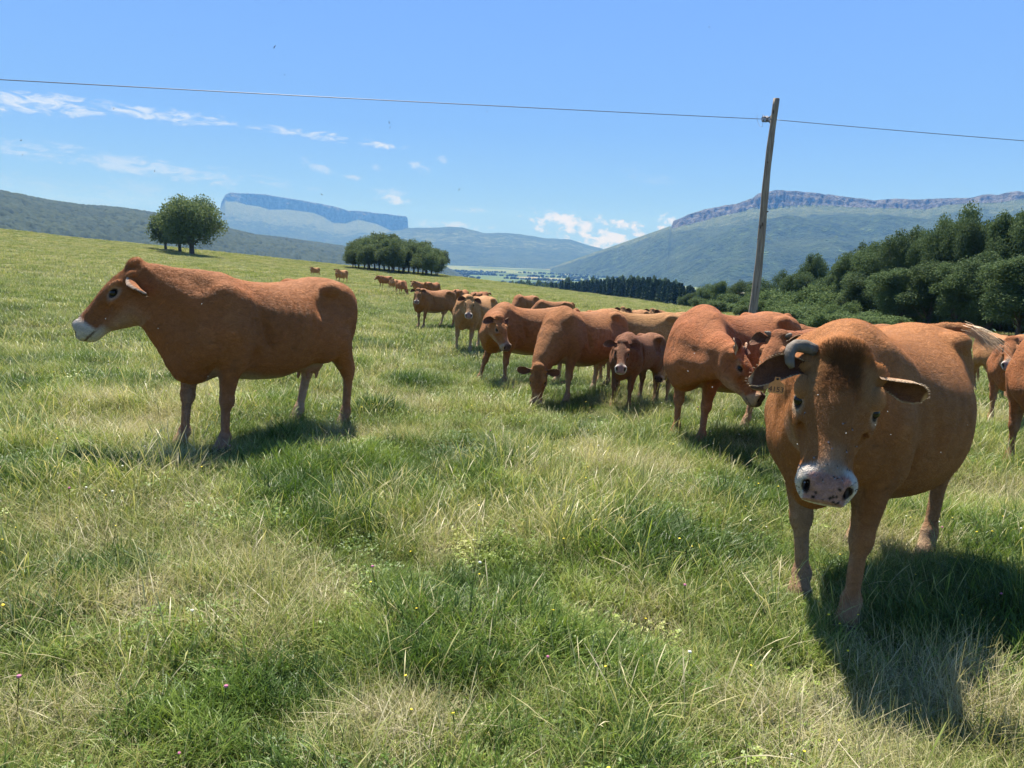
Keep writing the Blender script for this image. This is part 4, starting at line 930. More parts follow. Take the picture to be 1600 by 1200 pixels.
def g_near(k):
    u = gr.random() * 6.28
    return [[blades(gr, 150, .17, .05, .13, .0040, .5, .9, (.34, .13), 3), blades(gr, 40, .17, .10, .20, .0042, .35, 1.0, (.40, .15), 4, gust=u), blades(gr, 26, .18, .08, .18, .0024, 1.25, .5, (.80, .12), 3, zr=.05)],
            [blades(gr, 110, .16, .10, .24, .0042, .45, 1.2, (.36, .12), 4, gust=u), blades(gr, 50, .16, .06, .12, .004, .5, .8, (.28, .10), 3), blades(gr, 22, .16, .12, .26, .0022, .9, .8, (.78, .12), 4, zr=.03)],
            [blades(gr, 16, .15, .24, .42, .0019, .28, .7, (.74, .14), 5, seedhead=2.2), blades(gr, 60, .15, .08, .18, .0038, .5, 1.0, (.42, .14), 4)],
            [blades(gr, 90, .18, .12, .26, .0025, 1.30, .35, (.88, .12), 3, zr=.07, gust=u), blades(gr, 50, .18, .05, .12, .0038, .6, .8, (.42, .15), 3)],
            [blades(gr, 90, .12, .13, .27, .0062, .35, 1.3, (.14, .08), 4), blades(gr, 40, .15, .06, .12, .005, .6, .9, (.22, .1), 3)],
            [leaflets(gr, 60, .17, .07, .016, .22), blades(gr, 60, .17, .05, .13, .0036, .5, .8, (.36, .13), 3)],
            [blades(gr, 150, .19, .08, .20, .0026, 1.05, .6, (.66, .15), 3, zr=.05), blades(gr, 60, .18, .06, .16, .004, .6, 1.0, (.32, .14), 3)]][k]
NP = [proto(i, g_near(i % 7)) for i in range(14)]
def g_mid(k):
    return [[blades(gr, 110, .42, .10, .24, .011, .5, 1.1, (.38, .14), 3), blades(gr, 26, .42, .22, .36, .006, .4, .8, (.72, .12), 3)],
            [blades(gr, 110, .42, .12, .28, .012, .45, 1.1, (.30, .12), 3), blades(gr, 20, .4, .2, .34, .006, .8, .5, (.76, .1), 3)],
            [blades(gr, 100, .42, .08, .20, .010, .9, .7, (.62, .15), 3), blades(gr, 40, .4, .1, .2, .01, .5, .9, (.34, .1), 3)],
            [blades(gr, 120, .42, .09, .20, .011, .55, .9, (.34, .14), 3)]][k]
MP = [proto(20 + i, g_mid(i % 4)) for i in range(8)]
FP = [proto(40 + i, [blades(gr, 110, 1.1, .15, .34, .035, .5, .8, (.46 + .06 * i, .13), 2), blades(gr, 26, 1.1, .3, .45, .018, .4, .5, (.78, .1), 2)]) for i in range(4)]
def patchfield(x, y): return fbm(x * .9 + 40, y * .9 + 9, 3), fbm(x * .33 + 5, y * .33, 3), fbm(x * 2.1 + 80, y * 2.1 + 33, 2)
pts = []; rot = []; scl = []; idx = []
def scatter(r0, r1, azm, dens, ids, sc0, sc1, weight=None):
    area = azm * (r1 ** 2 - r0 ** 2); n = int(area * dens); r = np.sqrt(gr.uniform(r0 ** 2, r1 ** 2, n)); a = gr.uniform(-azm, azm, n); x = np.sin(a) * r; y = np.cos(a) * r
    z = terrain(x, y)
    if weight is not None: k = weight(x, y, n)
    else: k = gr.integers(0, len(ids), n)
    d = .5; nx = -(terrain(x + d, y) - terrain(x - d, y)) / (2 * d); ny = -(terrain(x, y + d) - terrain(x, y - d)) / (2 * d)
    pts.append(np.stack([x, y, z - .005], -1)); rot.append(np.stack([-ny + gr.normal(0, .06, n), nx + gr.normal(0, .06, n), gr.uniform(0, 6.283, n)], -1)); s_ = gr.uniform(sc0, sc1, n); scl.append(s_); idx.append(np.array(ids)[k])
# straw-coloured and lush places of the near meadow: (pixel, radius in metres)
DRY = [(1480, 1080, .42), (1380, 1160, .30), (1530, 1170, .35), (620, 1140, .28), (560, 1180, .2), (250, 950, .30), (110, 860, .35), (90, 1130, .2), (1180, 1150, .12), (420, 1000, .18), (1040, 560, .8), (1530, 760, .5)]
LUSH = [(450, 770, .26), (790, 910, .26), (160, 905, .22), (430, 1085, .20), (1120, 860, .35), (640, 950, .22), (70, 1000, .15), (150, 745, .4), (980, 1080, .22), (760, 1160, .12), (1180, 800, .3), (880, 1010, .15), (300, 1030, .15), (620, 720, .4)]
def wnear(x, y, n):
    p, b, f_ = patchfield(x, y); u = gr.random(n); k = np.where(u < .34, 0, np.where(u < .60, 1, np.where(u < .68, 2, np.where(u < .74, 5, 6))))
    k = np.where((p > .60) & (gr.random(n) < .75), np.where(gr.random(n) < .55, 3, 6), k); k = np.where((p < .38) & (gr.random(n) < .6), 4, k); k = np.where((b > .60) & (gr.random(n) < .3), 2, k); k = np.where((f_ > .66) & (gr.random(n) < .5), 5, k)
    for px, py, rad in DRY:
        c_ = ground_at(px, py); m_ = (np.hypot(x - c_[0], y - c_[1]) < rad * gr.uniform(.6, 1.1, n)) & (gr.random(n) < .85); k = np.where(m_, np.where(gr.random(n) < .6, 3, 6), k)
    for px, py, rad in LUSH:
        c_ = ground_at(px, py); m_ = (np.hypot(x - c_[0], y - c_[1]) < rad * gr.uniform(.6, 1.1, n)) & (gr.random(n) < .85); k = np.where(m_, np.where(gr.random(n) < .7, 4, 5), k)
    return k + 7 * gr.integers(0, 2, n)
allp = NP + MP + FP
AZM = R(66)
scatter(.0, 3.2, math.pi, 60, range(14), .8, 1.2, wnear)
scatter(.9, 7, AZM, 135, range(14), .75, 1.25, wnear)
scatter(7, 13, AZM, 60, range(14), .95, 1.5, wnear)
scatter(12, 45, AZM, 8.5, range(14, 22), .7, 1.15)
scatter(42, 195, AZM, 1.1, range(22, 26), .6, 1.0)
order_names = sorted(range(len(allp)), key=lambda i: allp[i].name)
pts = np.concatenate(pts); rot = np.concatenate(rot); scl = np.concatenate(scl); idx = np.concatenate(idx)
# trampled hollows: tufts vary in height over the field
pp = fbm(pts[:, 0] * 1.4 + 3, pts[:, 1] * 1.4 + 8, 3); scl = scl * (.60 + .68 * np.clip((pp - .25) * 1.6, 0, 1))
def instancer(name, pts, rot, scl, idx, col, nfirst):
    me = bpy.data.meshes.new(name); me.vertices.add(len(pts)); me.vertices.foreach_set('co', pts.astype(np.float32).ravel())
    a = me.attributes.new('rot', 'FLOAT_VECTOR', 'POINT'); a.data.foreach_set('vector', rot.astype(np.float32).ravel())
    a = me.attributes.new('scl', 'FLOAT', 'POINT'); a.data.foreach_set('value', scl.astype(np.float32))
    a = me.attributes.new('pick', 'INT', 'POINT'); a.data.foreach_set('value', idx.astype(np.int32)); me.update()
    o = bpy.data.objects.new(name, me); COL.objects.link(o)
    ng = bpy.data.node_groups.new(name, 'GeometryNodeTree'); ng.interface.new_socket('Geometry', in_out='INPUT', socket_type='NodeSocketGeometry'); ng.interface.new_socket('Geometry', in_out='OUTPUT', socket_type='NodeSocketGeometry')
    N = ng.nodes; L = ng.links; gi = N.new('NodeGroupInput'); go = N.new('NodeGroupOutput'); ci = N.new('GeometryNodeCollectionInfo'); ci.inputs['Collection'].default_value = col; ci.inputs['Separate Children'].default_value = True; ci.inputs['Reset Children'].default_value = True
    mp = N.new('GeometryNodeMeshToPoints'); ip = N.new('GeometryNodeInstanceOnPoints'); ip.inputs['Pick Instance'].default_value = True
    def at(nm, ty): q = N.new('GeometryNodeInputNamedAttribute'); q.data_type = ty; q.inputs['Name'].default_value = nm; return q.outputs[0]
    L.new(gi.outputs[0], mp.inputs['Mesh']); L.new(mp.outputs[0], ip.inputs['Points']); L.new(ci.outputs[0], ip.inputs['Instance']); L.new(at('pick', 'INT'), ip.inputs['Instance Index'])
    er = N.new('FunctionNodeEulerToRotation'); L.new(at('rot', 'FLOAT_VECTOR'), er.inputs[0]); L.new(er.outputs[0], ip.inputs['Rotation']); L.new(at('scl', 'FLOAT'), ip.inputs['Scale']); L.new(ip.outputs[0], go.inputs[0])
    md = o.modifiers.new('scatter', 'NODES'); md.node_group = ng; return o
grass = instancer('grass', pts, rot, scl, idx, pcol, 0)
tag(grass, 'uneven meadow grass with green tufts, dry straw and pale seed heads', 'grass', kind='stuff')
print('grass tufts', len(pts))
# ------------------------------------------------------------------ the herd
def slope_rot(x, y, yaw):
    """rotation that stands the animal on the sloping meadow"""
    d = .7; nx = -(gz(x + d, y) - gz(x - d, y)) / (2 * d); ny = -(gz(x, y + d) - gz(x, y - d)) / (2 * d)
    n = Vector((nx, ny, 1)).normalized(); q = Vector((0, 0, 1)).rotation_difference(n); return (q.to_matrix() @ Matrix.Rotation(yaw, 3, 'Z')).to_euler()
def stand(root, x, y, yaw_deg, sc_=1.0):
    root.location = (x, y, gz(x, y) + .0); root.rotation_euler = slope_rot(x, y, R(yaw_deg)); root.scale = (sc_,) * 3
def by_foot(px, py, off, yaw_deg, s_):
    """root position when the foot at cow-local offset shows at this pixel"""
    P = ground_at(px, py); c, s = math.cos(R(yaw_deg)), math.sin(R(yaw_deg)); ox, oy = off[0] * s_, off[1] * s_
    return P[0] - (c * ox - s * oy), P[1] - (s * ox + c * oy)
def by_top(px, top, s_=1.0, h=1.37):
    """place whose standing animal of that size has its back at the pixel row"""
    lo, hi = 3.0, 200.0; best = None
    for D in np.geomspace(6, 190, 500):
        e = top_height(px, top, D) - h * s_
        if best is None or abs(e) < best[0]: best = (abs(e), D)
    p = at_range(px, best[1]); return p[0], p[1]
def copy_tree(o, parent=None):
    c = o.copy(); COL.objects.link(c); c.parent = parent
    if parent is not None: c.matrix_parent_inverse = Matrix()
    for ch in [q for q in o.children]: copy_tree(ch, c)
    return c
def info_tag(root, label, group='cattle of the herd', cat='cow'): tag(root, label, cat, group); return root
dl = dict(dl=(-.28, 1.0, -.10), dr=(-.28, -1.0, -.10))

def fit(root, foot, off, top, yaw, loff=.3):
    """place and size an animal from the pixel of one foot and the pixel (px, py) of its back"""
    P = ground_at(*foot); D = math.hypot(P[0], P[1]); s_ = top_height(top[0], top[1], D + loff) / 1.385
    x, y = by_foot(foot[0], foot[1], off, yaw, s_); stand(root, x, y, yaw, s_); return s_
# A the cow standing side on at the left
A, iA = make_cow('cow', res=.016, hres=.0085, seed=1, fat=1.04, head=dict(poll=(1.09, -.30, 1.42), yaw=-44, pitch=47, roll=2), legs=dict(fl=(.02, 0), fr=(.10, 0), hl=(-.12, 0), hr=(.16, 0)), neckw=.98,
    base=(.38, .130, .052), pale=(.55, .42, .32), legpale=.22, headscale=1.17, eyering=.6, nosec=(.15, .11, .105), ears=dict(rimw=.55, dl=(-.05, .72, -.75), dr=(-.1, -.8, -.5), open_l=(1, .05, -.1), open_=(.4, -.9, .3), droop=.03, wid=.052, len=.18), face_dark=.3, tail='none', horn=(0, 0), muzzle='white')
yA = 244; fit(A, (345, 712), (.69, .18), (325, 438), yA, .3)
info_tag(A, 'red-brown cow standing apart at the left, side on with its head raised')

# B the large cow facing the camera at the right
B, iB = make_cow('cow', res=.014, hres=.0062, seed=2, fat=1.30, head=dict(poll=(1.13, .155, 1.295), yaw=18, pitch=57, roll=-8), legs=dict(fl=(.10, .01), fr=(-.10, .09), hl=(-.02, 0), hr=(.15, 0)), neckw=1.15, headscale=1.10,
    base=(.40, .148, .056), pale=(.60, .43, .28), legpale=.15, headw=1.33, headw2=1.12, ears=dict(rx=.065, len=.205, wid=.055, dl=(-.35, .90, -.18), rimw=1.6, dr=(-.02, -1.0, .02), open_l=(.9, .1, .25), open_r=(.45, 0, .85), droop=.085), face_dark=.16, tail='flick_left', horn=(0, 'stub'), muzzle='white')
yB = 229; x, y = by_foot(1315, 988, (.77, .18), yB, .98); stand(B, x, y, yB, .98)
info_tag(B, 'very large round-bellied cow at the right facing the camera, orange ear tag and stub horn')

# C the cow left of it, head turned back
C_, iC = make_cow('cow', res=.018, hres=.013, seed=3, fat=1.12, head=dict(poll=(1.0, .72, 1.08), yaw=96, pitch=52, roll=-10), legs=dict(fl=(.05, 0), fr=(-.05, -.04), hl=(0, 0), hr=(.12, 0)), neckw=1.35,
    base=(.37, .115, .045), pale=(.55, .36, .24), legpale=.3, ears=dict(dl=(-.55, .6, .3), dr=(-.75, -.35, .6)), tail='down', horn=('bud', 'bud'), muzzle='cream')
yC = 219; fit(C_, (1095, 700), (.67, .18), (1120, 492), yC, .4)
info_tag(C_, 'dark red cow beside the largest cow, bending its neck and head towards its own flank')

# F grazing, head down
Fc, iF = make_cow('cow', res=.02, hres=.014, seed=4, fat=1.08, head=dict(poll=(1.28, .12, .56), yaw=30, pitch=76, roll=0), legs=dict(fl=(-.02, 0), fr=(.22, -.03), hl=(-.05, 0), hr=(.1, 0)), neckw=1.1,
    base=(.36, .13, .05), legpale=.45, ears=dict(len=.22, wid=.058, dl=(-.10, 1, .05), dr=(-.10, -1, .05), droop=.02), muzzle='cream', face_dark=.45)
yF = 232; fit(Fc, (882, 634), (.67, .18), (872, 487), yF, .3)
info_tag(Fc, 'cow grazing in the middle with its head down in the grass and both ears spread')

# G behind it, side on with the head turned back
G, iG = make_cow('cow', res=.02, hres=.014, seed=5, fat=1.05, head=dict(poll=(1.05, .60, 1.18), yaw=100, pitch=58, roll=0), legs=dict(fl=(.0, 0), fr=(.32, 0)), neckw=1.3, base=(.37, .13, .05), legpale=.3,
    ears=dict(dl=(-.3, .9, -.3), dr=(-.4, -.8, -.3)), muzzle='cream')
yG = 212; fit(G, (785, 604), (.67, .18), (775, 480), yG, .3)
info_tag(G, 'cow left of the grazing one, side on with its head turned back')

# H, I facing the camera further back
Hc, iH = make_cow('cow', res=.024, hres=.016, seed=6, fat=1.05, head=dict(poll=(1.12, .28, 1.36), yaw=24, pitch=50), neckw=1.15, base=(.44, .20, .09), pale=(.66, .48, .32), legpale=.4, muzzle='white', face_dark=.5, ears=dict(dl=(-.15, 1, -.2), dr=(-.15, -1, .1), len=.2))
yH = 250; fit(Hc, (733, 552), (.67, .18), (742, 466), yH, .3)
info_tag(Hc, 'fawn cow standing face on behind the cow with the turned head')
I_, iI = make_cow('cow', res=.028, hres=.018, seed=7, fat=1.0, head=dict(poll=(1.18, .32, 1.38), yaw=36, pitch=52), legs=dict(fl=(.08, 0), fr=(-.05, 0), hl=(-.1, 0), hr=(.2, 0)), base=(.34, .13, .055), legpale=.1, muzzle='white', face_dark=.5)
yI = 232; fit(I_, (663, 514), (.67, .18), (675, 455), yI, .3)
info_tag(I_, 'cow standing alone in the middle distance and looking at the camera with a pale muzzle')

# D, E calves
D_, iD = make_cow('calf', res=.022, hres=.012, seed=8, kind='calf', fat=.82, head=dict(poll=(1.06, .08, 1.24), yaw=24, pitch=44), headscale=1.12, neckw=.9, legs=dict(fl=(.02, 0), fr=(.05, 0), hl=(-.05, 0), hr=(.1, 0)), udder=False,
    base=(.22, .078, .040), pale=(.26, .16, .11), legpale=.05, muzzle='white', face_dark=.9, ears=dict(len=.20, wid=.06, dl=(-.1, 1, 0), dr=(-.1, -1, .05), droop=.02), tail='none')
yD = 240; fit(D_, (983, 645), (.67, .18), (1005, 528), yD, .3)
info_tag(D_, 'small dark brown calf with a pale muzzle facing the camera between the cows', 'calves of the herd', 'calf')
E_, iE = make_cow('calf', res=.03, hres=.018, seed=9, kind='calf', fat=.82, head=dict(poll=(1.10, .12, 1.20), yaw=-8, pitch=55), headscale=1.2, neckw=.9, udder=False, base=(.42, .19, .085), legpale=.2, muzzle='cream', ears=dict(len=.19, wid=.058), tail='none')
yE = 246; fit(E_, (1042, 634), (.67, .18), (1055, 545), yE, .2)
info_tag(E_, 'fawn calf half hidden between the dark calf and the cow bending its neck', 'calves of the herd', 'calf')

# J broadside behind the dark calf
J, iJ = make_cow('cow', res=.026, hres=.03, seed=10, fat=1.05, head=dict(poll=(1.3, -.1, 1.25), yaw=-5, pitch=55), base=(.42, .19, .08), pale=(.6, .42, .28), legpale=.2)
fit(J, (946, 606), (.67, .18), (1000, 492), 196, .2); info_tag(J, 'light brown cow standing broadside behind the dark calf, its rump to the right')

# U, V, W at the right
U_c, iU = make_cow('cow', res=.024, hres=.013, seed=11, head=dict(poll=(1.28, .05, 1.36), yaw=8, pitch=46), base=(.34, .11, .045), muzzle='cream', ears=dict(len=.19, wid=.062, dl=(-.5, .8, .2), dr=(-.1, -1, .1), open_l=(.8, .5, .3)), horn=('bud', 'bud'), neckw=1.0)
x, y = at_range(1338, 7.4)[:2]; stand(U_c, x, y, 216, .9)
info_tag(U_c, 'cow whose head looks out from behind the largest cow, between it and the bending cow')
V_c, iV = make_cow('cow', res=.024, hres=.012, seed=12, head=dict(poll=(1.10, .08, 1.36), yaw=14, pitch=44, roll=8), base=(.38, .125, .05), muzzle='white', ears=dict(len=.2, wid=.06, dl=(.1, 1, -.35), dr=(-.2, -1, .1)), neckw=1.1, legpale=0, face_dark=.15)
yV = 222; fit(V_c, (1545, 662), (.67, -.18), (1545, 530), yV, .3)
info_tag(V_c, 'cow at the right edge behind the largest cow, turning its white muzzle to the camera')
W_c, iW = make_cow('cow', res=.022, hres=.03, seed=13, fat=1.1, head=dict(poll=(1.0, .62, 1.05), yaw=100, pitch=60), base=(.37, .12, .045), pale=(.55, .38, .26), neckw=1.3, legpale=.1, legs=dict(fr=(.05, 0), fl=(-.05, 0)), tail='none')
yW = 222; x, y = by_foot(1575, 730, (.67, -.18), yW, .93); stand(W_c, x, y, yW, .93)
info_tag(W_c, 'cow cut off by the right picture edge, only its chest and front leg showing')

# distant animals: three poses, copied
def far_cow(seed, **kw): return make_cow('cow', res=.05, hres=.03, seed=seed, detail=True, **kw)[0]
p1 = far_cow(20, head=dict(poll=(1.18, .15, 1.42), yaw=30, pitch=50), base=(.42, .18, .08), pale=(.62, .44, .30), legpale=.1, muzzle='cream', face_dark=.7, ears=dict(len=.22, wid=.07, dl=(-.1, 1, 0), dr=(-.1, -1, 0)))
p2 = far_cow(21, head=dict(poll=(1.30, .1, .62), yaw=10, pitch=65), base=(.36, .13, .055), pale=(.5, .34, .22), legpale=0, muzzle='cream', ears=dict(len=.22, wid=.07, dl=(-.1, 1, 0), dr=(-.1, -1, 0)))
p3 = far_cow(22, head=dict(poll=(1.28, -.1, 1.35), yaw=-15, pitch=45), base=(.34, .12, .05), pale=(.5, .34, .22), legpale=.1, muzzle='cream', face_dark=.9, ears=dict(len=.22, wid=.07, dl=(-.1, 1, 0), dr=(-.1, -1, 0)))
used = set()
FAR = [  # source, px, row of the feet, row of the back, heading, label
    (p1, 492, 432, 418.5, 245, 'farthest left distant cow, just above the rump of the cow standing apart'),
    (p1, 533, 443, 422.5, 250, 'distant cow facing the camera, second from the left of the far herd'),
    (p3, 602, 451, 432, 238, 'distant cow below the grove, left of the three standing close together'),
    (p1, 614, 455, 437, 262, 'distant cow below the grove, middle of the three close together'),
    (p2, 626, 461, 439, 300, 'distant cow below the grove with lowered head, right of the three close together'),
    (p1, 662, 466, 442, 215, 'distant dark-headed cow just behind the one alone in the middle distance'),
    (p2, 674, 468, 442, 60, 'distant cow seen from behind, right above the one alone in the middle distance'),
    (p2, 718, 487, 454, 70, 'dark cow seen from behind, left above the fawn cow standing face on'),
    (p3, 746, 500, 458, 80, 'light cow just behind the head of the fawn cow standing face on'),
    (p2, 819, 505, 463, 235, 'cow with its neck curved down above the cow with the turned head'),
    (p2, 862, 516, 472, 195, 'cow showing only its back between the two nearest backs in the middle'),
    (p1, 985, 545, 486, 235, 'cow with a dark head peering over the back of the light brown broadside cow'),
    (p1, 1046, 545, 489, 212, 'cow with a dark face behind the rump of the light brown broadside cow'),
    (p3, 1071, 560, 495, 240, 'cow partly hidden between the broadside cow and the bending cow'),
    (p3, 1275, 600, 513, 195, 'cow whose brown back shows just left above the head of the largest cow'),
    (p2, 1335, 606, 508, 195, 'cow whose light back shows right behind the neck of the largest cow'),
    (p1, 1560, 620, 526, 265, 'cow mostly hidden behind the cow with the white muzzle at the right edge')]
for src, px, ft, top, hd, lab in FAR:
    o = src if id(src) not in used else copy_tree(src); used.add(id(src)); s_ = fit(o, (px, ft), (0, 0), (px, top), hd, 0); info_tag(o, lab); print('FAR', px, '%.2f' % s_, '%.1f' % math.hypot(*o.location[:2]))

# ------------------------------------------------------------------ hair and small details of the near animals
def fur(info, n, seed, L0=.010, L1=.018, wid=.0013, sel=None, lift=.28, name='fur'):
    """short hairs lying along the coat"""
    rs = np.random.default_rng(seed); P = info['P']; Q = info['Q']; Cc = info['C']; nb = len(info['hl'])
    Q = Q[(Q < nb).all(1)]; ce = P[Q].mean(1); e1 = P[Q[:, 2]] - P[Q[:, 0]]; e2 = P[Q[:, 3]] - P[Q[:, 1]]; Nn = np.cross(e1, e2); ar = np.linalg.norm(Nn, axis=1); Nn /= ar[:, None] + 1e-12
    w_ = ar.copy(); fc = Cc[Q].mean(1); hl = info['hl'][Q].mean(1)
    if sel is not None: w_ *= sel(ce, hl)
    k = rs.choice(len(Q), n, p=w_ / w_.sum()); u, v = rs.random((2, n, 1)); a = P[Q[k, 0]] * (1 - u) * (1 - v) + P[Q[k, 1]] * u * (1 - v) + P[Q[k, 2]] * u * v + P[Q[k, 3]] * (1 - u) * v
    N_ = Nn[k]; flow = np.tile(np.array([-.85, 0, -.55]), (n, 1)); hd = hl[k]; ih = (hd[:, 0] > -.05) & (np.abs(hd[:, 1]) < .17) & (hd[:, 0] < .62) & (hd[:, 2] > -.3) & (hd[:, 2] < .1)
    flow[ih] = info['M'].T @ np.array([-.8, 0, -.2]); fz = fbm(a[:, 0] * 14 + a[:, 1] * 6 + 20, a[:, 2] * 14 + 30, 3)[:, None] - .5; wz = fbm(a[:, 0] * 9 + 50, a[:, 2] * 9 + a[:, 1] * 8 + 70, 3)[:, None] - .5
    flow = flow + fz * 1.6 * np.array([[0, 1, 1]]) + wz * 1.4 * np.array([[1, 0, -1]]) + rs.normal(0, .18, (n, 3)); T = flow - N_ * (flow * N_).sum(1, keepdims=True); T /= np.linalg.norm(T, axis=1, keepdims=True) + 1e-9
    d = T * math.cos(lift) + N_ * math.sin(lift); L = rs.uniform(L0, L1, n)[:, None]; S_ = np.cross(d, N_); S_ /= np.linalg.norm(S_, axis=1, keepdims=True) + 1e-9; S_ = S_ * wid / 2
    m_ = a + d * L * .55; e = a + (T * .97 + N_ * .12) * L; V = np.stack([a - S_, a + S_, m_ + S_ * .9, m_ - S_ * .9, e + S_ * .15, e - S_ * .15], 1).reshape(-1, 3); b = np.arange(n)[:, None] * 6
    F = np.concatenate([b + [0, 1, 2, 3], b + [3, 2, 4, 5]]); col = np.repeat(fc[k] * rs.uniform(.85, 1.22, (n, 1)), 6, 0)
    o = obj(name, mesh_np(name, V, F, M_FUR, cols=np.clip(col, 0, 1)), info['root']); return o
m, t, out = material('fur_hair'); b = t.node('ShaderNodeBsdfPrincipled'); at = t.node('ShaderNodeAttribute'); at.attribute_name = 'coat'; t.link(at.outputs['Color'], b.inputs['Base Color'])
b.inputs['Roughness'].default_value = .7; b.inputs['Specular IOR Level'].default_value = .08; tr = t.node('ShaderNodeBsdfTranslucent'); t.link(at.outputs['Color'], tr.inputs['Color']); mx = t.node('ShaderNodeMixShader'); mx.inputs[0].default_value = .15
t.link(b.outputs[0], mx.inputs[1]); t.link(tr.outputs[0], mx.inputs[2]); t.link(mx.outputs[0], out.inputs[0]); M_FUR = m
clear = lambda ce, hl: ((((hl[:, 0] < .50) | (hl[:, 2] < -.17)) & (((hl[:, 0] - .196) / .045) ** 2 + ((np.abs(hl[:, 1]) - .11) / .05) ** 2 + ((hl[:, 2] + .05) / .03) ** 2 > 1)) & (ce[:, 2] > .10)).astype(float) * (1 + 1.2 * (ce[:, 0] > .9))
fur(iB, 110000, 5, sel=clear); fur(iA, 50000, 6, L0=.012, L1=.022, wid=.0026, sel=clear)
# curls on the forehead
for info, n, s0 in ((iB, 1500, 9), (iA, 500, 10)):
    rs = np.random.default_rng(s0); P = info['P'][:len(info['hl'])]; hl = info['hl']; cand = np.nonzero((hl[:, 0] > -.06) & (hl[:, 0] < .15) & (np.abs(hl[:, 1]) < .095) & (hl[:, 2] > -.03))[0]
    cols = []; M = info['M']; cnt = [0]
    def pos(r_): i = cand[r_.integers(len(cand))]; cnt[0] = i; return P[i]
    fore = lambda ce, hl: ((hl[:, 0] > -.08) & (hl[:, 0] < .17 - .6 * np.abs(hl[:, 1])) & (np.abs(hl[:, 1]) < .10) & (hl[:, 2] > -.05)).astype(float)
    fur(info, n * 2, s0, L0=.016, L1=.034, wid=.0016, sel=fore, lift=.55, name='forelock')
    if info is iB:
        brow = lambda ce, hl: ((hl[:, 0] > .02) & (hl[:, 0] < .19) & (np.abs(hl[:, 1]) > .035) & (np.abs(hl[:, 1]) < .105) & (hl[:, 2] > -.06)).astype(float)
        fur(info, 3500, 19, L0=.012, L1=.024, wid=.0017, sel=brow, lift=.6, name='brow_hair')
    # pale hairs along the rims of the ears
    VV = []; FF = []; n0 = 0
    for (rt, d, o_, wv, L, Wd, ring) in info['ears']:
        nu, m2, _ = ring.shape; edge = np.concatenate([ring[:, 0], ring[::-1, m2 // 2]]); 
        ce = ring.mean((0, 1))
        def pos(r_): i = r_.integers(2, len(edge) - 2); cnt[0] = i; return edge[i] * info['s']
        V, F = strands(rs, 900 if info is iB else 200, pos, lambda r_: nrm(nrm(edge[cnt[0]] - ce) * .25 + d * .9 + r_.normal(0, .18, 3)), lambda r_: r_.uniform(.006, .014), .0008, seg=2); VV.append(V); FF.append(F + n0); n0 += len(V)
    obj('ear_hair', mesh_np('ear_hair', np.concatenate(VV), np.concatenate(FF), M_TUFT_PALE), info['root'])

# ear tag on the right ear of the big cow
rt, d, o_, wv, L, Wd, ring = iB['ears'][1]
M_TAG = simple_mat('ear_tag_plastic', (.62, .24, .07), rough=.45, noise=.25, scale=60); M_INK = simple_mat('tag_ink', (.06, .03, .02), rough=.6)
dn = np.array([0.06, 0, -1.0]); dn = nrm(dn); fo = nrm(o_ - dn * (o_ @ dn)); rg = nrm(np.cross(dn, fo)); base_p = rt + d * L * .50 + o_ * .062 - np.array([0, 0, .058])
outl = [(-.010, .0), (.010, .0), (.012, .016), (.030, .030), (.032, .066), (-.032, .066), (-.030, .030), (-.012, .016)]
V = []; 
for th in (0.0, -.0022): V += [base_p + rg * a + dn * b_ + fo * th for a, b_ in outl]
n8 = 8; F = [tuple(range(n8)), tuple(range(2 * n8 - 1, n8 - 1, -1))] + [(i, i + n8, (i + 1) % n8 + n8, (i + 1) % n8) for i in range(n8)]
etag = obj('ear_tag', mesh_py('ear_tag', V, F, M_TAG, smooth=False), B)
tc_ = bpy.data.curves.new('tag_number', 'FONT'); tc_.body = '4153'; tc_.size = .030; tc_.align_x = 'CENTER'; tc_.extrude = .0003; tob = bpy.data.objects.new('tag_number_src', tc_); COL.objects.link(tob)
dg = bpy.context.evaluated_depsgraph_get(); tme = bpy.data.meshes.new_from_object(tob.evaluated_get(dg)); bpy.data.objects.remove(tob); tme.materials.clear(); tme.materials.append(M_INK)
num = obj('tag_number', tme, etag); right = -rg if np.dot(np.cross(-rg, -dn), fo) > 0 else rg
pc = base_p + dn * .060 + fo * .0008; num.matrix_local = Matrix(((right[0], -dn[0], fo[0], pc[0]), (right[1], -dn[1], fo[1], pc[1]), (right[2], -dn[2], fo[2], pc[2]), (0, 0, 0, 1)))
V, F = ico(.006, 2); obj('tag_stud', mesh_np('tag_stud', V * np.array([1, 1, .8]) + base_p + dn * .008 + fo * .003, F, simple_mat('tag_stud', (.05, .03, .02), rough=.4)), etag)

# flies
M_FLY = simple_mat('fly_body', (.02, .018, .02), rough=.35); M_WING = simple_mat('fly_wing', (.25, .25, .26), rough=.3)
fv, ff = ico(1, 1); fm = mesh_np('fly', np.concatenate([fv * np.array([.0034, .0016, .0015]) + [0, 0, .0015], fv * .0014 + [.0038, 0, .0016]]), np.concatenate([ff, ff + len(fv)]), M_FLY)
wm = mesh_py('fly_wing', [(0, 0, .0026), (-.005, .0028, .003), (-.0065, .0008, .003)], [(0, 1, 2)], M_WING); wm2 = mesh_py('fly_wing', [(0, 0, .0026), (-.0065, -.0008, .003), (-.005, -.0028, .003)], [(0, 1, 2)], M_WING)
def fly(loc, rot, s_, label, group):
    r_ = empty('fly', loc); r_.rotation_euler = rot; r_.scale = (s_,) * 3; r_.empty_display_size = .01; obj('body', fm, r_); obj('wing', wm, r_); obj('wing', wm2, r_); tag(r_, label, 'fly', group); return r_
bpy.context.view_layer.update()
rs = np.random.default_rng(4); P = iB['P'][:len(iB['hl'])]; hl = iB['hl']; mw_ = np.array(B.matrix_world)
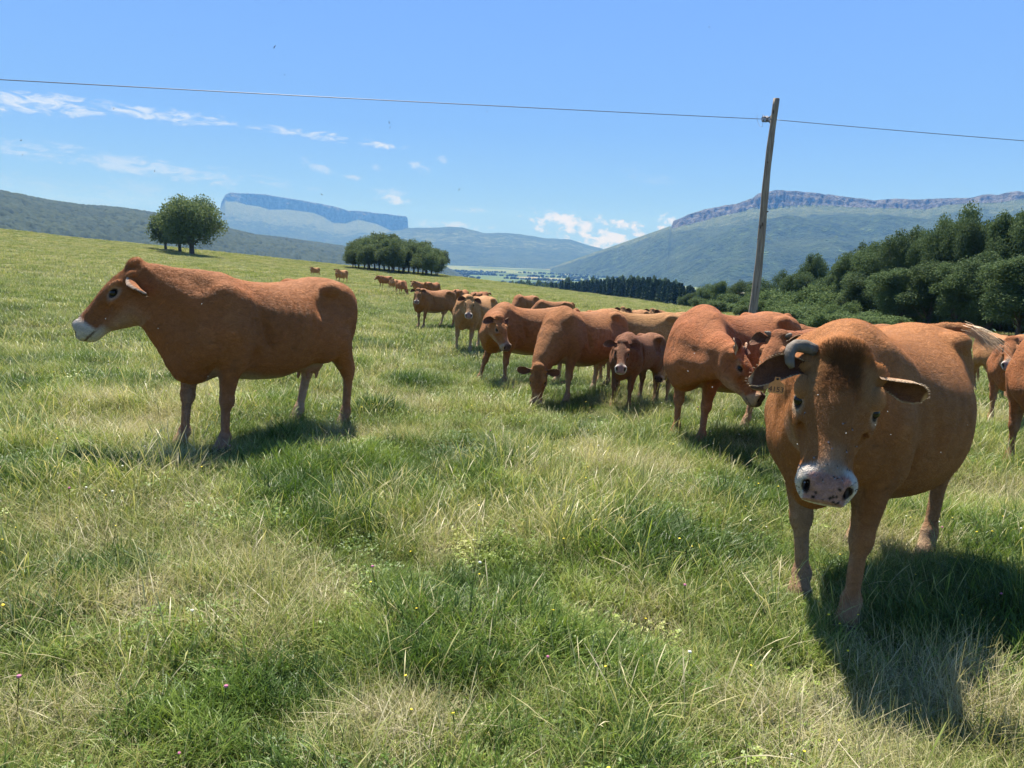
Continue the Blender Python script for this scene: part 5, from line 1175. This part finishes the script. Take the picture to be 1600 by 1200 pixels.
reg = np.nonzero((hl[:, 0] > .36) & (hl[:, 0] < .545) & (hl[:, 2] > -.10) & (np.abs(hl[:, 1]) < .085) & (hl[:, 0] + rs.normal(0, .03, len(hl)) > .42))[0]; reg2 = np.nonzero((hl[:, 0] > .25) & (hl[:, 0] < .5) & (hl[:, 2] > -.04) & (np.abs(hl[:, 1]) < .09))[0]
for i in list(rs.choice(reg, 34, replace=False)) + list(rs.choice(reg2, 12, replace=False)):
    p = mw_[:3, :3] @ P[i] + mw_[:3, 3]; nn = mw_[:3, :3] @ (iB['M'].T @ nrm(np.array([.2 + .8 * (hl[i, 0] > .51), hl[i, 1] * 4, 1 - (hl[i, 0] > .51)]))); q = Vector(nn).to_track_quat('Z', 'X') @ Matrix.Rotation(rs.uniform(0, 6.28), 3, 'Z').to_quaternion()
    fly(tuple(p + nn * .0015), q.to_euler(), rs.uniform(.9, 1.35), 'small black fly sitting on the muzzle of the largest cow', 'flies on the muzzle')
for k, (px, py) in enumerate([(428, 73), (445, 117), (269, 56), (33, 220), (35, 242), (608, 191), (609, 199), (705, 220), (718, 296), (502, 304), (241, 267), (761, 174), (178, 170), (1108, 42)]):
    D = 2.6 + (k * 37 % 10) * .22; d_ = ray(px, py); p = CAM + d_ * D; fly(tuple(p), (rs.uniform(0, 6), rs.uniform(0, 6), rs.uniform(0, 6)), .75 + .35 * (k in (0, 1, 3, 5, 8, 9)), 'tiny insect flying in the open sky above the herd', 'insects in the sky')
mpale = simple_mat('midge', (.75, .72, .66), rough=.5); gm = mesh_np('midge', np.concatenate([fv * np.array([.0024, .0010, .0010]), fv * np.array([.0008, .0026, .0004])]), np.concatenate([ff, ff + len(fv)]), mpale)
for k, (px, py, D) in enumerate([(1278, 617, 2.35), (1322, 677, 2.3), (1368, 664, 2.7), (1392, 679, 2.7), (1387, 643, 2.8), (1470, 707, 3.0), (1512, 664, 3.2), (165, 498, 5.0), (262, 520, 5.6), (247, 513, 5.4), (315, 475, 5.5), (325, 588, 5.6), (1085, 552, 6.3), (1075, 580, 6.3), (1113, 605, 6.2), (1246, 694, 2.4)]):
    o = obj('midge', gm); o.location = tuple(CAM + ray(px, py) * D); o.rotation_euler = (k, k * 2.1, k * .7); o.scale = (D * .42,) * 3 if D > 4 else (1.1,) * 3; tag(o, 'tiny pale sunlit midge hovering in front of the cattle', 'insect', 'midges hovering by the cattle')

# ------------------------------------------------------------------ wooden pole and its wire
D = 22.0; bx, by, bz = on_line(1171, D); d_ = ray(1213.5, 154); topp = CAM + d_ * (D + .1) / math.hypot(d_[0], d_[1]); basep = np.array([bx, by, bz - .3])
def pole_mat():
    m, t, out = material('weathered_pole'); b = t.node('ShaderNodeBsdfPrincipled'); tc = t.node('ShaderNodeTexCoord').outputs['Object']
    g = t.noise(t.mapping(tc, scale=(14, 14, .8)), 2.2, 6, .7); kn = t.node('ShaderNodeTexVoronoi'); kn.inputs['Scale'].default_value = 1.0; t.link(t.mapping(tc, scale=(6, 6, 2.1)), kn.inputs['Vector'])
    c = t.mix(t.smooth(g, .3, .75), (.16, .12, .085), (.38, .31, .235)); c = t.mix(t.smooth(kn.outputs['Distance'], .16, .08), c, (.06, .04, .03)); t.link(c, b.inputs['Base Color']); b.inputs['Roughness'].default_value = .85
    bp = t.node('ShaderNodeBump'); bp.inputs['Distance'].default_value = .02; bp.inputs['Strength'].default_value = .7; t.link(g, bp.inputs['Height']); t.link(bp.outputs[0], b.inputs['Normal']); t.link(b.outputs[0], out.inputs[0]); return m
tt = np.linspace(0, 1, 40); path = basep[None] * (1 - tt[:, None]) + topp[None] * tt[:, None]; path[:, 0] += .05 * np.sin(tt * 5.2) * np.sin(tt * 3.1); V, F = tube(path, .120 - .042 * tt + .004 * np.sin(tt * 40), 16)
pole = empty('wooden_pole', tuple(basep)); V = V - basep; obj('pole_shaft', mesh_py('pole_shaft', V, F, pole_mat()), pole); tag(pole, 'tall leaning rough wooden pole carrying one wire behind the herd', 'pole')
M_WIRE = simple_mat('wire', (.16, .16, .17), rough=.5, metallic=.3); wy = CAM + ray(1211, 187) * (D + .1) / math.hypot(*ray(1211, 187)[:2])
# stubs of sawn branches
for k in range(9):
    f_ = .15 + k * .09; c_ = path[int(f_ * 39)] - basep; an = k * 2.4; dv = np.array([math.cos(an), math.sin(an), .15]); V, F = tube([c_ + dv * .05, c_ + dv * (.11 + .02 * (k % 2))], [.022, .014], 7); obj('branch_stub', mesh_py('branch_stub', V, F, M_BARK), pole)
rs = np.random.default_rng(8); leftdir = nrm((CAM + ray(1150, 183) * 22.4) - wy); up_ = np.array([0, 0, 1.0]); back_ = np.cross(leftdir, up_)
for k in range(11):     # the tangle of spare wire by the pole
    c0 = wy + leftdir * (.10 + .055 * k) - basep; a = np.linspace(0, 2 * math.pi * 1.3, 22) + rs.uniform(0, 6); r_ = rs.uniform(.05, .10); tl = rs.normal(0, .5)
    pth = c0 + np.outer(np.cos(a) * r_, up_) + np.outer(np.sin(a) * r_, leftdir * math.cos(tl) + back_ * math.sin(tl)) + np.outer((a - a[0]) * .012, leftdir); V, F = tube(pth, .011, 5); obj('wire_coil', mesh_py('wire_coil', V, F, M_WIRE), pole)
a = np.linspace(0, 1, 40); pth = wy - basep + np.outer(.55 + .45 * a + .10 * np.sin(a * 9), leftdir) + np.outer(.16 * np.sin(a * 7 + .5) - .05, up_); V, F = tube(pth, .004, 5); obj('loose_wire', mesh_py('loose_wire', V, F, M_WIRE), pole)
def wpt(px, py, D_): d_ = ray(px, py); return CAM + d_ * D_ / math.hypot(d_[0], d_[1])
Pl, Pr = wpt(-260, 110, 18.5), wpt(1900, 242, 26)
def sagwire(p, q, mid_off): a = np.linspace(0, 1, 60)[:, None]; r_ = p * (1 - a) + q * a; r_[:, 2] -= 4 * mid_off * (a * (1 - a))[:, 0]; return r_
V1, F1 = tube(sagwire(Pl, wy, .02), .0085, 6); V2, F2 = tube(sagwire(wy, Pr, .03), .0085, 6); V = np.vstack([V1, V2]); F = F1 + [tuple(i + len(V1) for i in f_) for f_ in F2]
tag(obj('overhead_wire', mesh_py('overhead_wire', V, F, M_WIRE)), 'thin dark wire crossing the whole sky and passing the leaning pole', 'wire')

# ------------------------------------------------------------------ flowers in the grass
fl = []
def flower(i, mat, kind):
    V, F = ico(.0065 if kind != 'y' else .0055, 1); V = V * np.array([1, 1, .8 if kind != 'y' else .4]) + [0, 0, .14]; sv, sf = tube([(0, 0, 0), (.004, 0, .07), (0, 0, .14)], .0012, 4)
    me = mesh_py('flower%d' % i, np.vstack([V, sv]), [tuple(f) for f in F] + [tuple(a + len(V) for a in f) for f in sf], mat, smooth=False); me.materials.append(M_GRASS)
    for p in me.polygons: p.material_index = 0 if p.index < len(F) else 1
    o = bpy.data.objects.new('flower_%02d' % i, me); fcol.objects.link(o)
fcol = bpy.data.collections.new('flower_sources'); flower(0, M_FLOWER_Y, 'y'); flower(1, M_FLOWER_W, 'w'); flower(2, M_FLOWER_P, 'p')
n = 620; r = np.sqrt(gr.uniform(1.2, 150, n)); a = gr.uniform(-.7, .7, n); x = np.sin(a) * r; y = np.cos(a) * r; k = gr.choice([0, 1, 2], n, p=[.66, .22, .12]); keep = fbm(x * .8 + 9, y * .8, 2) > .42; x, y, k = x[keep], y[keep], k[keep]
fo_ = instancer('meadow_flowers', np.stack([x, y, terrain(x, y)], -1), np.stack([gr.normal(0, .2, len(x)), gr.normal(0, .2, len(x)), gr.uniform(0, 6, len(x))], -1), gr.uniform(.7, 1.3, len(x)), k, fcol, 0)
tag(fo_, 'scattered yellow, white and pink meadow flowers in the grass', 'flowers', kind='stuff')
# ------------------------------------------------------------------ air that fades the far hills
m, t, out = material('haze_air'); pv = t.node('ShaderNodeVolumePrincipled'); pv.inputs['Color'].default_value = (.125, .34, .80, 1); pv.inputs['Absorption Color'].default_value = (.91, .69, 0, 1); pv.inputs['Density'].default_value = 1.35e-4; pv.inputs['Anisotropy'].default_value = .0
t.link(pv.outputs[0], out.inputs['Volume'])
hx0, hx1, hy0, hy1, hz0, hz1 = -12600, 12600, -12600, 12600, -94, 670
V = np.array([(x, y, z) for x in (hx0, hx1) for y in (hy0, hy1) for z in (hz0, hz1)], float); F = np.array([(0, 1, 3, 2), (4, 6, 7, 5), (0, 4, 5, 1), (2, 3, 7, 6), (0, 2, 6, 4), (1, 5, 7, 3)])
hz_ = obj('haze', mesh_np('haze', V, F, m, smooth=False)); tag(hz_, kind='stuff')
